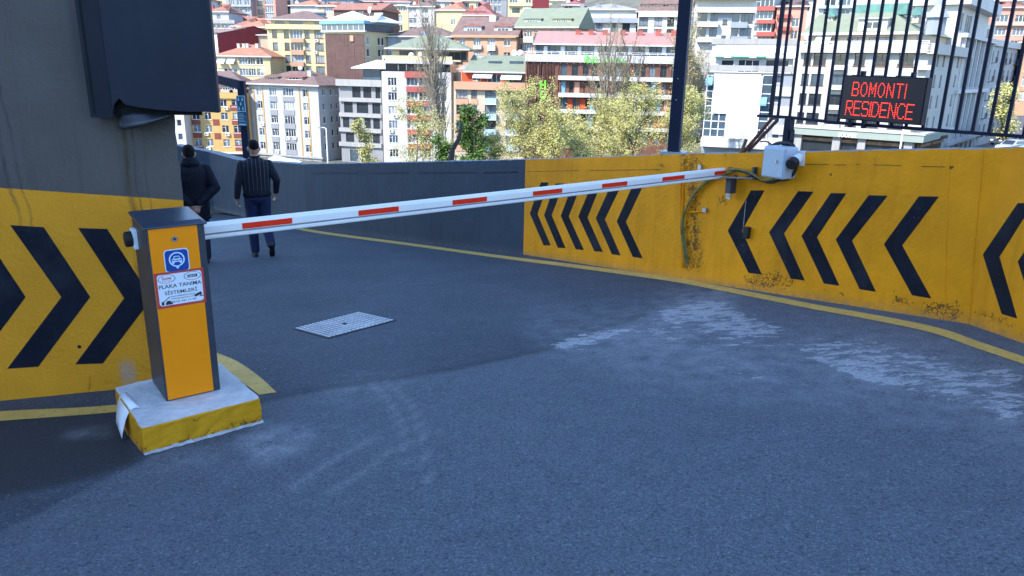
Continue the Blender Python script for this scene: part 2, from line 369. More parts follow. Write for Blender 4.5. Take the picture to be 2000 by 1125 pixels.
CHIPS = [([(1328, 300), (1372, 300), (1366, 400), (1372, 520), (1345, 532), (1330, 520), (1342, 400)], 16, .95), ([(1440, 545), (1500, 530), (1555, 540), (1545, 562), (1470, 560)], 14, 1), ([(1785, 592), (1870, 590), (1880, 622), (1840, 624), (1800, 604)], 10, 1),
         ([(1740, 575), (1800, 590), (1790, 602), (1735, 590)], 8, .8), ([(1395, 380), (1420, 385), (1422, 402), (1400, 402)], 8, .8), ([(1280, 320), (1300, 318), (1300, 332), (1280, 332)], 6, .9), ([(1600, 558), (1640, 560), (1640, 568), (1600, 568)], 5, .9), ([(1890, 610), (1960, 640), (2000, 660), (2000, 640), (1920, 600)], 12, .7), ([(1366, 392), (1400, 392), (1400, 398), (1366, 398)], 3, .7)]
def ramp_wall(name, P, tops, m, label, cat, thick=.28):
    """front face as a fine grid so that chips and stains can sit where they are; P foot points, tops = top z"""
    t = empty(name, P[0], label=label, cat=cat); o0 = P[0]
    mb = MB(); mb.mi = 0; chip = []; spl = []
    cols = []
    for i in range(len(P)-1):
        Ln = (P[i+1]-P[i]).length; k = max(2, round(Ln/.05)) if Ln < 6 else round(Ln/.1)
        for j in range(k+(1 if i == len(P)-2 else 0)):
            s = j/k; cols.append((P[i].lerp(P[i+1], s), tops[i]*(1-s)+tops[i+1]*s))
    nz = 24; nrm = []
    for i in range(len(cols)):
        d = (cols[min(i+1, len(cols)-1)][0]-cols[max(i-1, 0)][0]).to_2d().normalized(); nrm.append(Vector((d.y, -d.x, 0)))
    rnd = random.Random(5)
    for i, (p, zt) in enumerate(cols):
        zt += rnd.uniform(-.004, .004)
        for k in range(nz+1):
            q = Vector((p.x, p.y, p.z-.06+(zt-p.z+.06)*k/nz)); mb.v.append(tuple(q-o0))
            u = px(q); chip.append(max(soft(u, S, fe)*w_ for S, fe, w_ in CHIPS) if u[0] > 1250 else 0.0)
            spl.append(max(0, 1-(q.z-p.z)/.07) if q.z > p.z-.05 else 1)
    N = nz+1
    for i in range(len(cols)-1):
        for k in range(nz):
            mb.f.append((i*N+k, (i+1)*N+k, (i+1)*N+k+1, i*N+k+1)); mb.m.append(0)
    nfr = len(mb.v)
    body = mb
    # top and back
    tb = MB(); tb.mi = 1
    for i in range(len(cols)-1):
        a = Vector(mb.v[i*N+nz]); c_ = Vector(mb.v[(i+1)*N+nz]); a2 = a+nrm[i]*thick; c2 = c_+nrm[i+1]*thick
        tb.quad(a, c_, c2, a2)
        dn = Vector((0, 0, -1)); tb.quad(a2, c2, c2+dn*3.2, a2+dn*3.2)
    for i, j in ((0, 0), (len(cols)-1, len(cols)-1)):
        a = Vector(mb.v[i*N]); bq = Vector(mb.v[i*N+nz]); tb.quad(a, bq, bq+nrm[i]*thick, a+nrm[i]*thick)
    body.add(tb.v, tb.f); body.m[-len(tb.f):] = [1]*len(tb.f)
    o = body.build('wall_body', [m, m_conc], t, fix=False)
    set_attr(o.data, 'chip', chip+[0]*(len(body.v)-len(chip))); set_attr(o.data, 'splash', spl+[0]*(len(body.v)-len(spl)))
    return t
def top_at(P, x, y):   # top height read from the photo, over the foot point
    return atY(x, y, P.y).z
zt = [top_at(foot[1], 2062, 281)+.02, top_at(foot[1], 2050, 284), top_at(foot[2], 1932, 289), top_at(foot[3], 1606, 292), top_at(foot[4], 1330, 301), top_at(foot[5], 1019, 312), top_at(foot[6], 790, 318.5), top_at(foot[7], 590, 321)]
zt[3] = zt[2]+(zt[4]-zt[2])*((foot[3]-foot[2]).length/(foot[4]-foot[2]).length)
wall_y = ramp_wall('yellow_ramp_wall', foot[:6], zt[:6], m_yel, 'yellow concrete wall with dark left-pointing chevrons along the ramp', 'wall')
fa = [foot[5], foot[6], foot[7], far_a, far_b, far_c]
wall_g = ramp_wall('grey_ramp_wall', fa, [zt[5], zt[6], zt[7], atY(466, 312, far_a.y).z, atY(410, 297, far_b.y).z, atY(340, 283, far_c.y).z], m_gry, 'plain grey wall continuing beyond the yellow one down the ramp', 'wall')
def wall_plane(i):
    a, b_ = foot[i], foot[i+1]; d = (b_-a).to_2d().normalized(); return a, Vector((-d.y, d.x, 0)), Vector((d.x, d.y, 0))   # normal towards the road
def chevron(parent, P, nrm, pts, lift=.003):
    mb = MB(); q = [onp(x, y, P, nrm)+nrm*lift for x, y in pts]; o0 = parent.location
    q = [a-o0 for a in q]; mb.prism(q, -nrm*(lift+.004))
    return mb.build('chevron', m_dark, parent)
za = lambda L_: [(x/4.3275+1000, y/4.3275+300) for x, y in L_]
zb = lambda L_: [(x/3.125+1280, y/3.125+240) for x, y in L_]
zc = lambda L_: [(x/2.96+1600, y/2.96+340) for x, y in L_]
P1, n1, d1 = wall_plane(2)
for L_ in ([(245, 243), (310, 243), (215, 510), (328, 775), (268, 775), (152, 505)], [(370, 252), (438, 252), (335, 520), (453, 798), (388, 795), (272, 520)], [(515, 262), (584, 262), (480, 530), (608, 815), (540, 808), (413, 525)],
           [(672, 270), (746, 270), (638, 540), (768, 830), (697, 825), (562, 530)], [(831, 280), (918, 280), (785, 555), (918, 860), (845, 850), (710, 545)], [(1013, 288), (1100, 288), (963, 578), (1105, 885), (1022, 872), (887, 572)]): chevron(wall_y, P1, n1, za(L_))
for L_ in ([(585, 412), (667, 412), (528, 658), (650, 925), (570, 915), (443, 658)], [(873, 417), (965, 420), (785, 675), (912, 962), (828, 950), (695, 668)], [(1072, 428), (1165, 430), (987, 697), (1123, 993), (1030, 980), (893, 690)]): chevron(wall_y, P1, n1, zb(L_))
for L_ in ([(288, 122), (395, 125), (190, 385), (328, 680), (235, 665), (97, 378)], [(578, 128), (692, 130), (480, 412), (648, 718), (538, 700), (375, 405)]): chevron(wall_y, P1, n1, zc(L_))
P0, n0, d0 = wall_plane(1)
for L_ in ([(1150, 168), (1240, 165), (1042, 478), (1145, 835), (1057, 808), (948, 465)], [(1362, 195), (1460, 192), (1250, 515), (1360, 900), (1266, 872), (1150, 505)]): chevron(wall_y, P0, n0, zc(L_))
# conduit groove lines and joints on the yellow wall
mb = MB()
for (a, b_, r) in (((1856, 300), (1846, 585), .004), ((1921, 292), (1893, 628), .006)):
    A, Bq = onp(*a, P1, n1), onp(*b_, P1, n1); mb.tube([A-wall_y.location, A.lerp(Bq, .5)+d1*.006-wall_y.location, Bq-wall_y.location], r, 5)
mb.build('joint', m_yel, wall_y)
m_fj = mat('form_joint_shade', (.09, .045, .008), .8, .5, 9)  # dark colour gives the joint strips a recessed look, standing in for shade
mb = MB()
for xa, ya, xb, yb in ((1030, 335, 1130, 333), (1150, 333, 1290, 331), (1566, 321, 1618, 321), (1630, 322, 1652, 322), (1672, 321, 1680, 321), (1706, 322, 1760, 323), (1800, 325, 1846, 326)):
    A, Bq = onp(xa, ya, P1+n1*.001, n1), onp(xb, yb, P1+n1*.001, n1); mb.tube([A-wall_y.location, Bq-wall_y.location], .0032, 4)
mb.build('form_joint', m_fj, wall_y)
Pg, ng, dg_ = wall_plane(5); mb = MB()
for xa, ya, xb, yb in ((610, 338, 700, 338), (720, 338, 800, 337.5), (815, 337.5, 930, 337), (945, 337, 1012, 336)):
    A, Bq = onp(xa, ya, Pg+ng*.002, ng), onp(xb, yb, Pg+ng*.002, ng); mb.tube([A-wall_g.location, Bq-wall_g.location], .006, 4)
mb.build('form_joint', m_dark, wall_g)  # dark strips paint the joint's shade on the grey wall too
# --- left wall with right-pointing chevrons
La = G(0, 783); Lb = G(395, 744); dL = (Lb-La).to_2d().normalized(); dL = Vector((dL.x, dL.y, 0)); nL = Vector((dL.y, -dL.x, 0))   # towards camera
Ls = La-dL*5; Ls.z = gz(Ls.x, Ls.y)
wl = empty('chevron_wall', Ls, label='tall grey wall on the left, yellow below with dark right-pointing chevrons', cat='wall')
m_lw = bpy.data.materials.new('two_tone_wall_paint'); m_lw.use_nodes = True; n, L, b = nodes_of(m_lw)
yl = onp(0, 367, La, nL); yr = onp(355, 391, La, nL); LW = (Lb-Ls).to_2d().length
slope = (yr.z-yl.z)/(yr-yl).to_2d().length; z_at0 = yl.z-slope*(yl-Ls).to_2d().length-Ls.z
tc = n.nodes.new('ShaderNodeTexCoord'); sx = n.nodes.new('ShaderNodeSeparateXYZ')
# the mesh is modelled in local u (along), d (into wall), z
L.new(tc.outputs['Object'], sx.inputs[0])
bd = math_n(n, 'SUBTRACT', sx.outputs[2], math_n(n, 'ADD', math_n(n, 'MULTIPLY', sx.outputs[0], slope), z_at0))
bd = math_n(n, 'ADD', bd, ramp_n(n, noise_n(n, 30, 3), .3, .7, -.0012, .0012))
up_f = ramp_n(n, bd, -.001, .001)
yc = mix_n(n, ramp_n(n, noise_n(n, 2.2, 6), .3, .7), (.62, .238, .005), (.74, .295, .008))
yc = mix_n(n, ramp_n(n, noise_n(n, 60, 3), .55, .8, 0, .25), yc, (.3, .17, .012))
gc = mix_n(n, ramp_n(n, noise_n(n, 1.5, 6), .3, .7), (.084, .069, .058), (.115, .097, .084))
stk = ramp_n(n, noise_n(n, 3.2, 7, (3.2, 3, .16), .6), .52, .75, 0, .55)
gc = mix_n(n, stk, gc, (.03, .028, .027))
c = mix_n(n, up_f, yc, gc)
su = lambda x: (onp(x, 330, La, nL)-Ls).to_2d().length
# rust and damp runs below the sheet metal and from the top left
def run(u, wd, z0, z1, col, amt, c, slant=0):
    du = math_n(n, 'ABSOLUTE', math_n(n, 'SUBTRACT', math_n(n, 'ADD', sx.outputs[0], ramp_n(n, noise_n(n, 3, 4, (.2, 1, 1)), .3, .7, -.02, .02)), math_n(n, 'ADD', u, math_n(n, 'MULTIPLY', sx.outputs[2], slant))))
    f_ = math_n(n, 'MULTIPLY', ramp_n(n, du, 0, wd, 1, 0), math_n(n, 'MULTIPLY', ramp_n(n, sx.outputs[2], z0, z0+.35), ramp_n(n, noise_n(n, 9, 5, (1, 1, .5)), .3, .6)))
    return mix_n(n, math_n(n, 'MULTIPLY', f_, amt), c, col)
c = run(su(247), .03, .75, 1.9, (.06, .032, .012), .9, c); c = run(su(262), .012, .55, 1.9, (.03, .025, .02), .8, c); c = run(su(283), .01, .7, 1.9, (.03, .025, .02), .6, c)
c = run(su(28)+.06,   .018, 1.28, 3, (.025, .022, .022), .85, c, -.06); c = run(su(45)+.06, .012, 1.22, 3, (.025, .022, .022), .6, c, -.05)
c = mix_n(n, ramp_n(n, noise_n(n, 12, 3), .75, .78, 0, .6), c, (.04, .03, .02))
# grey overspray beside the plinth
hd = onp(250, 728, La, nL)-Ls; gu = hd.to_2d().length; gx = math_n(n, 'DIVIDE', math_n(n, 'SUBTRACT', sx.outputs[0], gu), .07); gy = math_n(n, 'DIVIDE', math_n(n, 'SUBTRACT', sx.outputs[2], hd.z), .12)
rr = math_n(n, 'ADD', math_n(n, 'MULTIPLY', gx, gx), math_n(n, 'MULTIPLY', gy, gy)); c = mix_n(n, ramp_n(n, math_n(n, 'ADD', rr, ramp_n(n, noise_n(n, 40, 3), .3, .7, -.4, .4)), .0, .9, .55, 0), c, (.28, .28, .28))
L.new(c, b.inputs['Base Color']); b.inputs['Roughness'].default_value = .7; b.inputs['Specular IOR Level'].default_value = .35
bp = n.nodes.new('ShaderNodeBump'); bp.inputs['Strength'].default_value = .55; bp.inputs['Distance'].default_value = .012
L.new(math_n(n, 'ADD', math_n(n, 'MULTIPLY', noise_n(n, 38, 4), 1.0), math_n(n, 'MULTIPLY', noise_n(n, 6, 3), .6)), bp.inputs['Height']); L.new(bp.outputs[0], b.inputs['Normal'])
wl.rotation_euler.z = math.atan2(dL.y, dL.x)
mb = MB(); hb = -.35; ht = 4.6
rnd = random.Random(3); edge = [(LW+rnd.uniform(-.008, .006), z) for z in frange(hb, ht, .07)+[ht]]
front = [(0, 0, hb)]+[(u, 0, z) for u, z in edge]+[(0, 0, ht)]
back = [(0, .35, hb)]+[(u-.3, .35, z) for u, z in edge]+[(0, .35, ht)]
k = len(front); mb.add(front+back, [tuple(range(k)), tuple(range(k, 2*k))[::-1]]+[(i, i+k, (i+1) % k+k, (i+1) % k) for i in range(k)])
mb.build('wall_body', m_lw, wl)
def to_local(parent, P):
    return (Matrix.Translation(parent.location) @ Matrix.Rotation(parent.rotation_euler.z, 4, 'Z')).inverted() @ P
zf = lambda L_, sh=0: [((x+sh)/1.73, y/1.73+350) for x, y in L_]
fl = [(35, 155), (148, 162), (305, 398), (130, 633), (25, 640), (208, 398)]
for pts in (zf(fl), zf(fl, -218), zf([(265, 165), (362, 168), (513, 402), (348, 622), (255, 625), (420, 402)])):
    mb = MB(); mb.prism([to_local(wl, onp(x, y, La, nL)+nL*.003) for x, y in pts], (0, .008, 0)); mb.build('chevron', m_dark, wl)
# a patched hatch outline low on the wall and a small hole
mb = MB(); q = [to_local(wl, onp(x, y, La, nL)) for x, y in ((143, 730), (176, 735), (174, 762), (143, 766))]
mb.prism([p+Vector((0, -.006, 0)) for p in q], (0, .012, 0)); mb.build('patch', m_lw, wl)
mb = MB(); q = to_local(wl, onp(155, 677, La, nL)); mb.tube([q+Vector((0, -.002, 0)), q+Vector((0, .01, 0))], .012, 10); mb.build('drain_hole', m_dark, wl)

# --- sheet-metal cladding on the left wall
m_sheet = mat('navy_sheet_metal', (.018, .022, .034), .45, .25, 1.2, .12, 6, spec=.15, dirt=.2)
PC = .2; Pf = La+nL*PC
cl = empty('sheet_metal_cover', onp(222, 228, Pf, nL), math.atan2(dL.y, dL.x), label='dark navy sheet metal cover with a torn lower edge on the grey wall', cat='metal cover')
lo = lambda x, y, P: to_local(cl, onp(x, y, P, nL))
zb0 = 0; q1 = lo(190, 227, La); q2 = lo(222, 228, Pf); q3 = lo(425, 220, Pf)
mb = MB(); H = 3.0
def colm(x, y, z): return [(x, y, z), (x, y, H)]
prof = [(q1.x, PC-.002), (q1.x+.006, PC-.11), (q2.x, 0), (q2.x+.25, 0), (q2.x+.5, 0), (q3.x, 0), (q3.x, .07), (q3.x-.02, .07)]
zbot = [q1.z, q1.z, q2.z, q2.z+.012, q3.z+.004, q3.z, q3.z, q3.z]
th = .004
n_seg = len(prof)
for i in range(n_seg-1):
    (xa, ya), (xb, yb) = prof[i], prof[i+1]
    if i == 2:   # face with the torn notch
        zz = [(xa, zbot[2]+.015), (xa+.012, zbot[2]+.07), (xa+.045, zbot[2]+.105), (xa+.07, zbot[2]+.07), (xa+.14, zbot[2]+.055), (xb, zbot[3]+.03)]
        for j in range(len(zz)-1): mb.quad((zz[j][0], ya, zz[j][1]), (zz[j+1][0], ya, zz[j+1][1]), (zz[j+1][0], ya, H), (zz[j][0], ya, H))
    elif i == 3:
        for j in range(5):
            s0, s1 = j/5, (j+1)/5; f_ = lambda s: zbot[3]+.03+(zbot[4]-zbot[3]-.03)*min(1, s*1.6)
            mb.quad((xa+(xb-xa)*s0, ya+(yb-ya)*s0, f_(s0)), (xa+(xb-xa)*s1, ya+(yb-ya)*s1, f_(s1)), (xa+(xb-xa)*s1, ya+(yb-ya)*s1, H), (xa+(xb-xa)*s0, ya+(yb-ya)*s0, H))
    else: mb.quad((xa, ya, zbot[i]), (xb, yb, zbot[i+1]), (xb, yb, H), (xa, ya, H))
o = mb.build('sheet', m_sheet, cl); md = o.modifiers.new('thick', 'SOLIDIFY'); md.thickness = .006; md.offset = 1
mb = MB(); mb.box(q3.x-.012, -.012, q3.z, q3.x+.012, .0, H); mb.build('edge_trim', m_sheet, cl)
m_flap = mat('torn_metal', (.035, .037, .045), .4, .4, 6, .1, 20, spec=.6, metal=.3)
mb = MB(); R = []
top_p = [(228, 236), (240, 222), (262, 219), (285, 220), (300, 226), (318, 226), (336, 224)]; bot_p = [(231, 250), (242, 254), (262, 250), (280, 246), (298, 239), (318, 231), (336, 225)]
for i in range(7):
    bulge = math.sin(math.pi*(.12+.88*i/6))*.05; row = []
    for k_ in range(6):
        f_ = k_/5; x, y = top_p[i][0]*(1-f_)+bot_p[i][0]*f_, top_p[i][1]*(1-f_)+bot_p[i][1]*f_
        off = .035+bulge*(.25+.75*f_) if k_ < 5 else .035+bulge*.75; row.append(to_local(cl, onp(x, y, La+nL*(.10+off), nL)))
    R.append(row)
mb.sheet(R)
o = mb.build('torn_flap', m_flap, cl, smooth=True); md = o.modifiers.new('thick', 'SOLIDIFY'); md.thickness = .005
mb = MB(); mb.box(q1.x+.03, .06, q1.z+.02, q3.x-.1, .065, H); mb.build('hole_shade', mat('hole_shade_black', (.008, .008, .008), .95, .2), cl)  # near-black sheet stands in for the shade in the hole behind the tear

# ================================================================== UNSEEN TOWER ADDED BEHIND THE CAMERA (sized so its shade covers the ramp)
m_tower = mat('tower_render', (.30, .29, .28), .8, .1, .2); m_tglass = mat('tower_glass', (.03, .04, .05), .15, .2, .3, spec=.6)
tw = empty('shade_tower', (-44, -41, 0), rad(-46.5), label='tall grey tower added unseen behind the camera to shade the ramp', cat='tower')
mb = MB(); mb.box(-34, -8, -3, 15, 8, 84); mb.build('wall', m_tower, tw)
mb = MB()
for k in range(26): mb.box(-33, 7.9, 1.2+k*3.1, 14, 8.06, 2.9+k*3.1)
mb.build('window_band', m_tglass, tw)

# ================================================================== BARRIER
m_gun = mat('graphite_powder_coat', (.035, .04, .05), .42, .12, 8, .05, 200, spec=.5)
m_cap = mat('cap_powder_coat', (.03, .04, .06), .3, .1, 6, spec=.6)
m_org = mat('orange_powder_coat', (.95, .265, .003), .42, .05, 2, .04, 220, spec=.2)
m_white = mat('white_paint', (.72, .73, .74), .45, .05, 4)
m_red = mat('red_reflective_film', (.80, .03, .008), .4, .08, 8, spec=.2)
m_boxgr = mat('groove_shade_grey', (.22, .21, .21), .6, .1, 5)
m_alu = mat('white_aluminium', (.80, .745, .69), .4, .05, 3, spec=.3)
m_blk = mat('black_rubber', (.012, .012, .013), .6, .2, 10)
m_steel = mat('zinc_steel', (.4, .41, .42), .35, .2, 12, metal=.8)
m_blue = mat('blue_sticker', (.01, .06, .26), .35, .05, 5); m_lblue = mat('pale_blue_print', (.62, .72, .86), .4, .04, 5)
m_paper = mat('white_sticker', (.74, .74, .77), .4, .03, 5); m_redp = mat('red_print', (.5, .05, .04), .45, .05, 5); m_ink = mat('dark_ink', (.025, .028, .035), .5, .1, 5)
TH = rad(37.0); ZB = -.289
A0 = atz(325, 785, ZB)
CW, CD, CH = .289, .335, .965
bar = empty('parking_barrier', A0, TH, label='orange and graphite parking barrier with lowered white and red boom', cat='barrier')
nC = Vector((math.sin(TH), -math.cos(TH), 0)); dC = Vector((math.cos(TH), math.sin(TH), 0))
def cab(x, y, off=0): return to_local(bar, onp(x, y, A0+nC*off, nC))
mb = MB(); mb.box(0, 0, 0, CW, CD, CH-.002); bevel(mb.build('cabinet_body', m_gun, bar), .006)
ptl = cab(290, 452); ptr = cab(383, 443); pbl = cab(327, 783); pbr = cab(419, 766)
u0 = (ptl.x+pbl.x)/2; u1 = (ptr.x+pbr.x)/2
mb = MB(); mb.box(u0, -.006, .008, u1, .01, CH-.004); bevel(mb.build('front_panel', m_org, bar), .002)
# cap: shallow hipped lid with a skirt
mb = MB(); e = .012
b0 = [(-e, -e-.004, CH-.006), (CW+e, -e-.004, CH-.006), (CW+e, CD+e, CH+.02), (-e, CD+e, CH+.02)]
b1 = [(-e, -e-.004, CH+.004), (CW+e, -e-.004, CH+.004), (CW+e, CD+e, CH+.032), (-e, CD+e, CH+.032)]
b2 = [(.012, .03, CH+.018), (CW-.012, .03, CH+.018), (CW-.012, CD-.01, CH+.038), (.012, CD-.01, CH+.038)]
mb.rings([b0, b1, b2]); bevel(mb.build('cap', m_cap, bar), .004)
lk_ = cab(340, 466); mb = MB(); mb.tube([(lk_.x, -.012, lk_.z), (lk_.x, 0, lk_.z)], .014, 18); k_o = mb.build('lock', m_steel, bar)
mb = MB(); mb.tube([(lk_.x, -.0135, lk_.z), (lk_.x, -.01, lk_.z)], .007, 12); mb.build('keyhole', m_ink, k_o)
def rrect(u0, z0, u1, z1, r, k=6):
    pts = []
    for cx, cz, a0 in ((u1-r, z1-r, 0), (u0+r, z1-r, 90), (u0+r, z0+r, 180), (u1-r, z0+r, 270)):
        for i in range(k+1):
            a = rad(a0+90*i/k); pts.append((cx+r*math.cos(a), cz+r*math.sin(a)))
    return pts
def plate(name, pts, y, m, parent, t=.0015):
    mb = MB(); mb.prism([(u, y, z) for u, z in pts], (0, t, 0)); return mb.build(name, m, parent)
# blue square sticker with the car-in-a-pin emblem
a = cab(319, 526); c_ = cab(369, 486); su0, sz0, su1, sz1 = a.x, a.z, c_.x, c_.z
su0, sz0 = cab(321, 528).x, cab(345, 529).z; su1, sz1 = cab(370, 505).x, cab(343, 487).z
cu_, cz_ = (su0+su1)/2, (sz0+sz1)/2; S = min(su1-su0, sz1-sz0)/2; S = (S+max(su1-su0, sz1-sz0)/2)/2
ic = plate('blue_sticker', rrect(cu_-S, cz_-S, cu_+S, cz_+S, S*.32), -.0075, m_lblue, bar)
plate('sticker_field', rrect(cu_-S*.92, cz_-S*.92, cu_+S*.92, cz_+S*.92, S*.27), -.0085, m_blue, ic)
def ringmesh(name, cx, cz, r0, r1, y, m, parent, a0=0, a1=360):
    mb = MB(); N = 36
    for i in range(N):
        p = [rad(a0+(a1-a0)*(i+k)/N) for k in (0, 1)]
        q = [(cx+r*math.cos(t), cz+r*math.sin(t)) for t, r in ((p[0], r0), (p[1], r0), (p[1], r1), (p[0], r1))]
        mb.prism([(u, y, z) for u, z in q], (0, .001, 0))
    return mb.build(name, m, parent)
pcx, pcz = cu_, cz_+S*.1
mb = MB(); N = 36
for i in range(N):
    p = [rad(360*(i+k)/N) for k in (0, 1)]
    q = [(pcx+r*math.cos(t), pcz+r*math.sin(t)) for t, r in ((p[0], S*.53), (p[1], S*.53), (p[1], S*.64), (p[0], S*.64))]
    mb.prism([(u, -.0095, z) for u, z in q], (0, .001, 0))
mb.prism([(pcx-S*.2, -.0095, pcz-S*.57), (pcx+S*.2, -.0095, pcz-S*.57), (pcx, -.0095, pcz-S*.86)], (0, .001, 0))
for pts in ([(-.3, .04), (.3, .04), (.2, .3), (-.2, .3)], [(-.4, -.22), (.4, -.22), (.42, .0), (.33, .08), (-.33, .08), (-.42, .0)], [(-.38, -.36), (-.22, -.36), (-.22, -.2), (-.38, -.2)], [(.22, -.36), (.38, -.36), (.38, -.2), (.22, -.2)]):
    mb.prism([(pcx+S*u, -.0095, pcz+S*z) for u, z in pts], (0, .001, 0))
mb.build('car_emblem', m_lblue, ic)
mb = MB()
for pts in ([(-.22, .09), (.22, .09), (.15, .24), (-.15, .24)], [(-.36, -.1), (-.22, -.1), (-.22, -.0), (-.36, .0)], [(.22, -.1), (.36, -.1), (.36, 0), (.22, 0)], [(-.14, -.12), (.14, -.12), (.14, -.04), (-.14, -.04)]):
    mb.prism([(pcx+S*u, -.0103, pcz+S*z) for u, z in pts], (0, .0008, 0))
mb.build('car_emblem', m_blue, ic)
# white information sticker
p00 = cab(306, 603); p11 = cab(397, 523); p10 = cab(402, 590); p01 = cab(300, 533)
u0, u1, z0, z1 = (p00.x+p01.x)/2, (p11.x+p10.x)/2, (p00.z+p10.z)/2, (p11.z+p01.z)/2
u0 = max(u0, .012); u1 = min(u1, CW-.008); W_, H_ = u1-u0, z1-z0
st = plate('information_sticker', [(u0, z0), (u1, z0), (u1, z1), (u0, z1)], -.0075, m_redp, bar)
plate('sticker_field', rrect(u0+W_*.05, z0+H_*.07, u1-W_*.05, z1-H_*.06, W_*.06), -.0085, m_paper, st)
def lab(body, cx, cz, h, m, wmax=None, bold=0, name='lettering'):
    o = text_obj(name, body, 1, m, st, .0004, bold)
    xs_ = [v.co.x for v in o.data.vertices]; zs_ = [v.co.y for v in o.data.vertices]
    w0 = max(xs_)-min(xs_); h0 = max(zs_)-min(zs_); sy = H_*h/h0; sx_ = (W_*wmax/w0) if wmax else sy
    o.rotation_euler.x = rad(90); o.scale = (sx_, sy, 1); o.location = (u0+W_*cx-sx_*(max(xs_)+min(xs_))/2, -.009, z0+H_*cz-sy*(max(zs_)+min(zs_))/2); return o
lab('PLAKA TANIMA', .5, .605, .105, m_ink, .86, .007); lab('SİSTEMLERİ', .5, .435, .13, m_ink, .66, .007)
lab('www.solesistem.com.tr', .53, .31, .045, m_ink, .5); lab('www.guvensistem.com', .53, .235, .045, m_ink, .5); lab('(0212) 221 11 09', .53, .145, .06, m_ink, .52, .01)
lab('Sole', .24, .835, .085, m_redp, .19, .015); lab('SISTEM', .24, .755, .022, m_redp, .18)
for cx in (.24, .76):
    mb = MB(); N = 32; rx, rz_ = W_*.175, H_*.12
    for i in range(N):
        q = []
        for t, k in ((i, 1), (i+1, 1), (i+1, .93), (i, .93)):
            a = 2*math.pi*t/N; q.append((u0+W_*cx+rx*k*math.cos(a), -.0093, z0+H_*.815+rz_*k*math.sin(a)))
        mb.prism(q, (0, .0008, 0))
    mb.build('oval_outline', m_ink, st)
plate('logo_plate', [(u0+W_*(.76-.1), z0+H_*.775), (u0+W_*(.76+.1), z0+H_*.775), (u0+W_*.86, z0+H_*.855), (u0+W_*.66, z0+H_*.855)], -.0093, m_ink, st, .0008)
o = lab('GRAY', .76, .815, .05, m_paper, .16, .01); o.location.y = -.0098
mb = MB()
def st_poly(pts, y=-.0093): mb.prism([(u0+W_*u, y, z0+H_*z) for u, z in pts], (0, .0008, 0))
st_poly([(.17, .09), (.31, .09), (.31, .14), (.28, .15), (.26, .2), (.2, .2), (.18, .15), (.17, .14)])
st_poly([(.09, .09), (.14, .09), (.14, .19), (.09, .19)]); st_poly([(.1, .17), (.12, .165), (.27, .3), (.26, .315)])
mb.build('car_pictogram', m_ink, st); mb = MB()
st_poly([(.78, .2), (.93, .27), (.9, .335), (.76, .265)]); st_poly([(.86, .2), (.95, .2), (.95, .22), (.87, .22)]); st_poly([(.885, .2), (.91, .2), (.91, .26), (.885, .25)])
mb.build('camera_pictogram', m_ink, st)
# boom, carried on the rear of the cabinet
offb = CD-.06
Pb = A0-nC*offb
e1 = to_local(bar, onp(1424, 336, Pb, nC)); e0 = to_local(bar, onp(405, 450, Pb, nC)); el = to_local(bar, onp(249, 466, Pb, nC))
zm = (e1.z+e0.z)/2
bx0 = el.x+.02; bx1 = e1.x; by = offb
prof = [(-.026, -.046), (-.03, -.040), (-.03, -.026), (-.023, -.023), (-.023, -.014), (-.026, -.012), (-.026, .026), (-.016, .043), (0, .048), (.016, .043), (.026, .026), (.026, -.046)]
mb = MB()
def zc_(x): return e0.z+(e1.z-e0.z)*(x-e0.x)/(e1.x-e0.x)
mb.rings([[(x, by+p, zc_(x)+q) for p, q in prof] for x in (bx0, bx1)])
boom = mb.build('boom', m_alu, bar)
for xa, xb, ym in ((473, 571, 437), (700, 779, 413), (884, 951, 394.5), (1041, 1098, 377), (1176, 1225, 361.5), (1294, 1337, 347), (1396, 1424.5, 336.5)):
    a = to_local(bar, onp(xa, ym+1.5, A0-nC*(offb-.027), nC)).x; c_ = to_local(bar, onp(xb, ym-1.5, A0-nC*(offb-.027), nC)).x
    mb = MB(); mb.box(a, by-.0275, -.0095, c_, by-.024, .0245, X=lambda p: Vector((p.x, p.y, p.z+zc_(p.x)))); mb.build('red_stripe', m_red, boom)
mb = MB(); mb.box(bx0+.1, by-.0245, -.0235, bx1-.002, by-.0222, -.0135, X=lambda p: Vector((p.x, p.y, p.z+zc_(p.x)))); mb.build('groove', m_boxgr, boom)  # grey strip laid in the groove, its colour deepens the groove's shade
mb = MB(); mb.box(bx1, by-.029, zc_(bx1)-.047, bx1+.006, by+.029, zc_(bx1)+.048); mb.build('end_cap', m_white, boom)
mb = MB(); zl = zc_(bx0); mb.tube([(bx0-.035, by, zl), (bx0-.03, by, zl), (bx0+.0, by, zl)], [.036, .042, .042], 20); mb.build('end_knob', m_blk, boom)
mb = MB(); mb.box(bx0, by-.036, zl-.056, bx0+.03, by+.036, zl+.056); bevel(mb.build('clamp', m_white, boom), .008)
mb = MB(); p = cab(419, 628); mb.tube([(CW, .12, p.z), (CW+.018, .12, p.z)], .026, 14); mb.build('crank_knob', m_blk, bar)

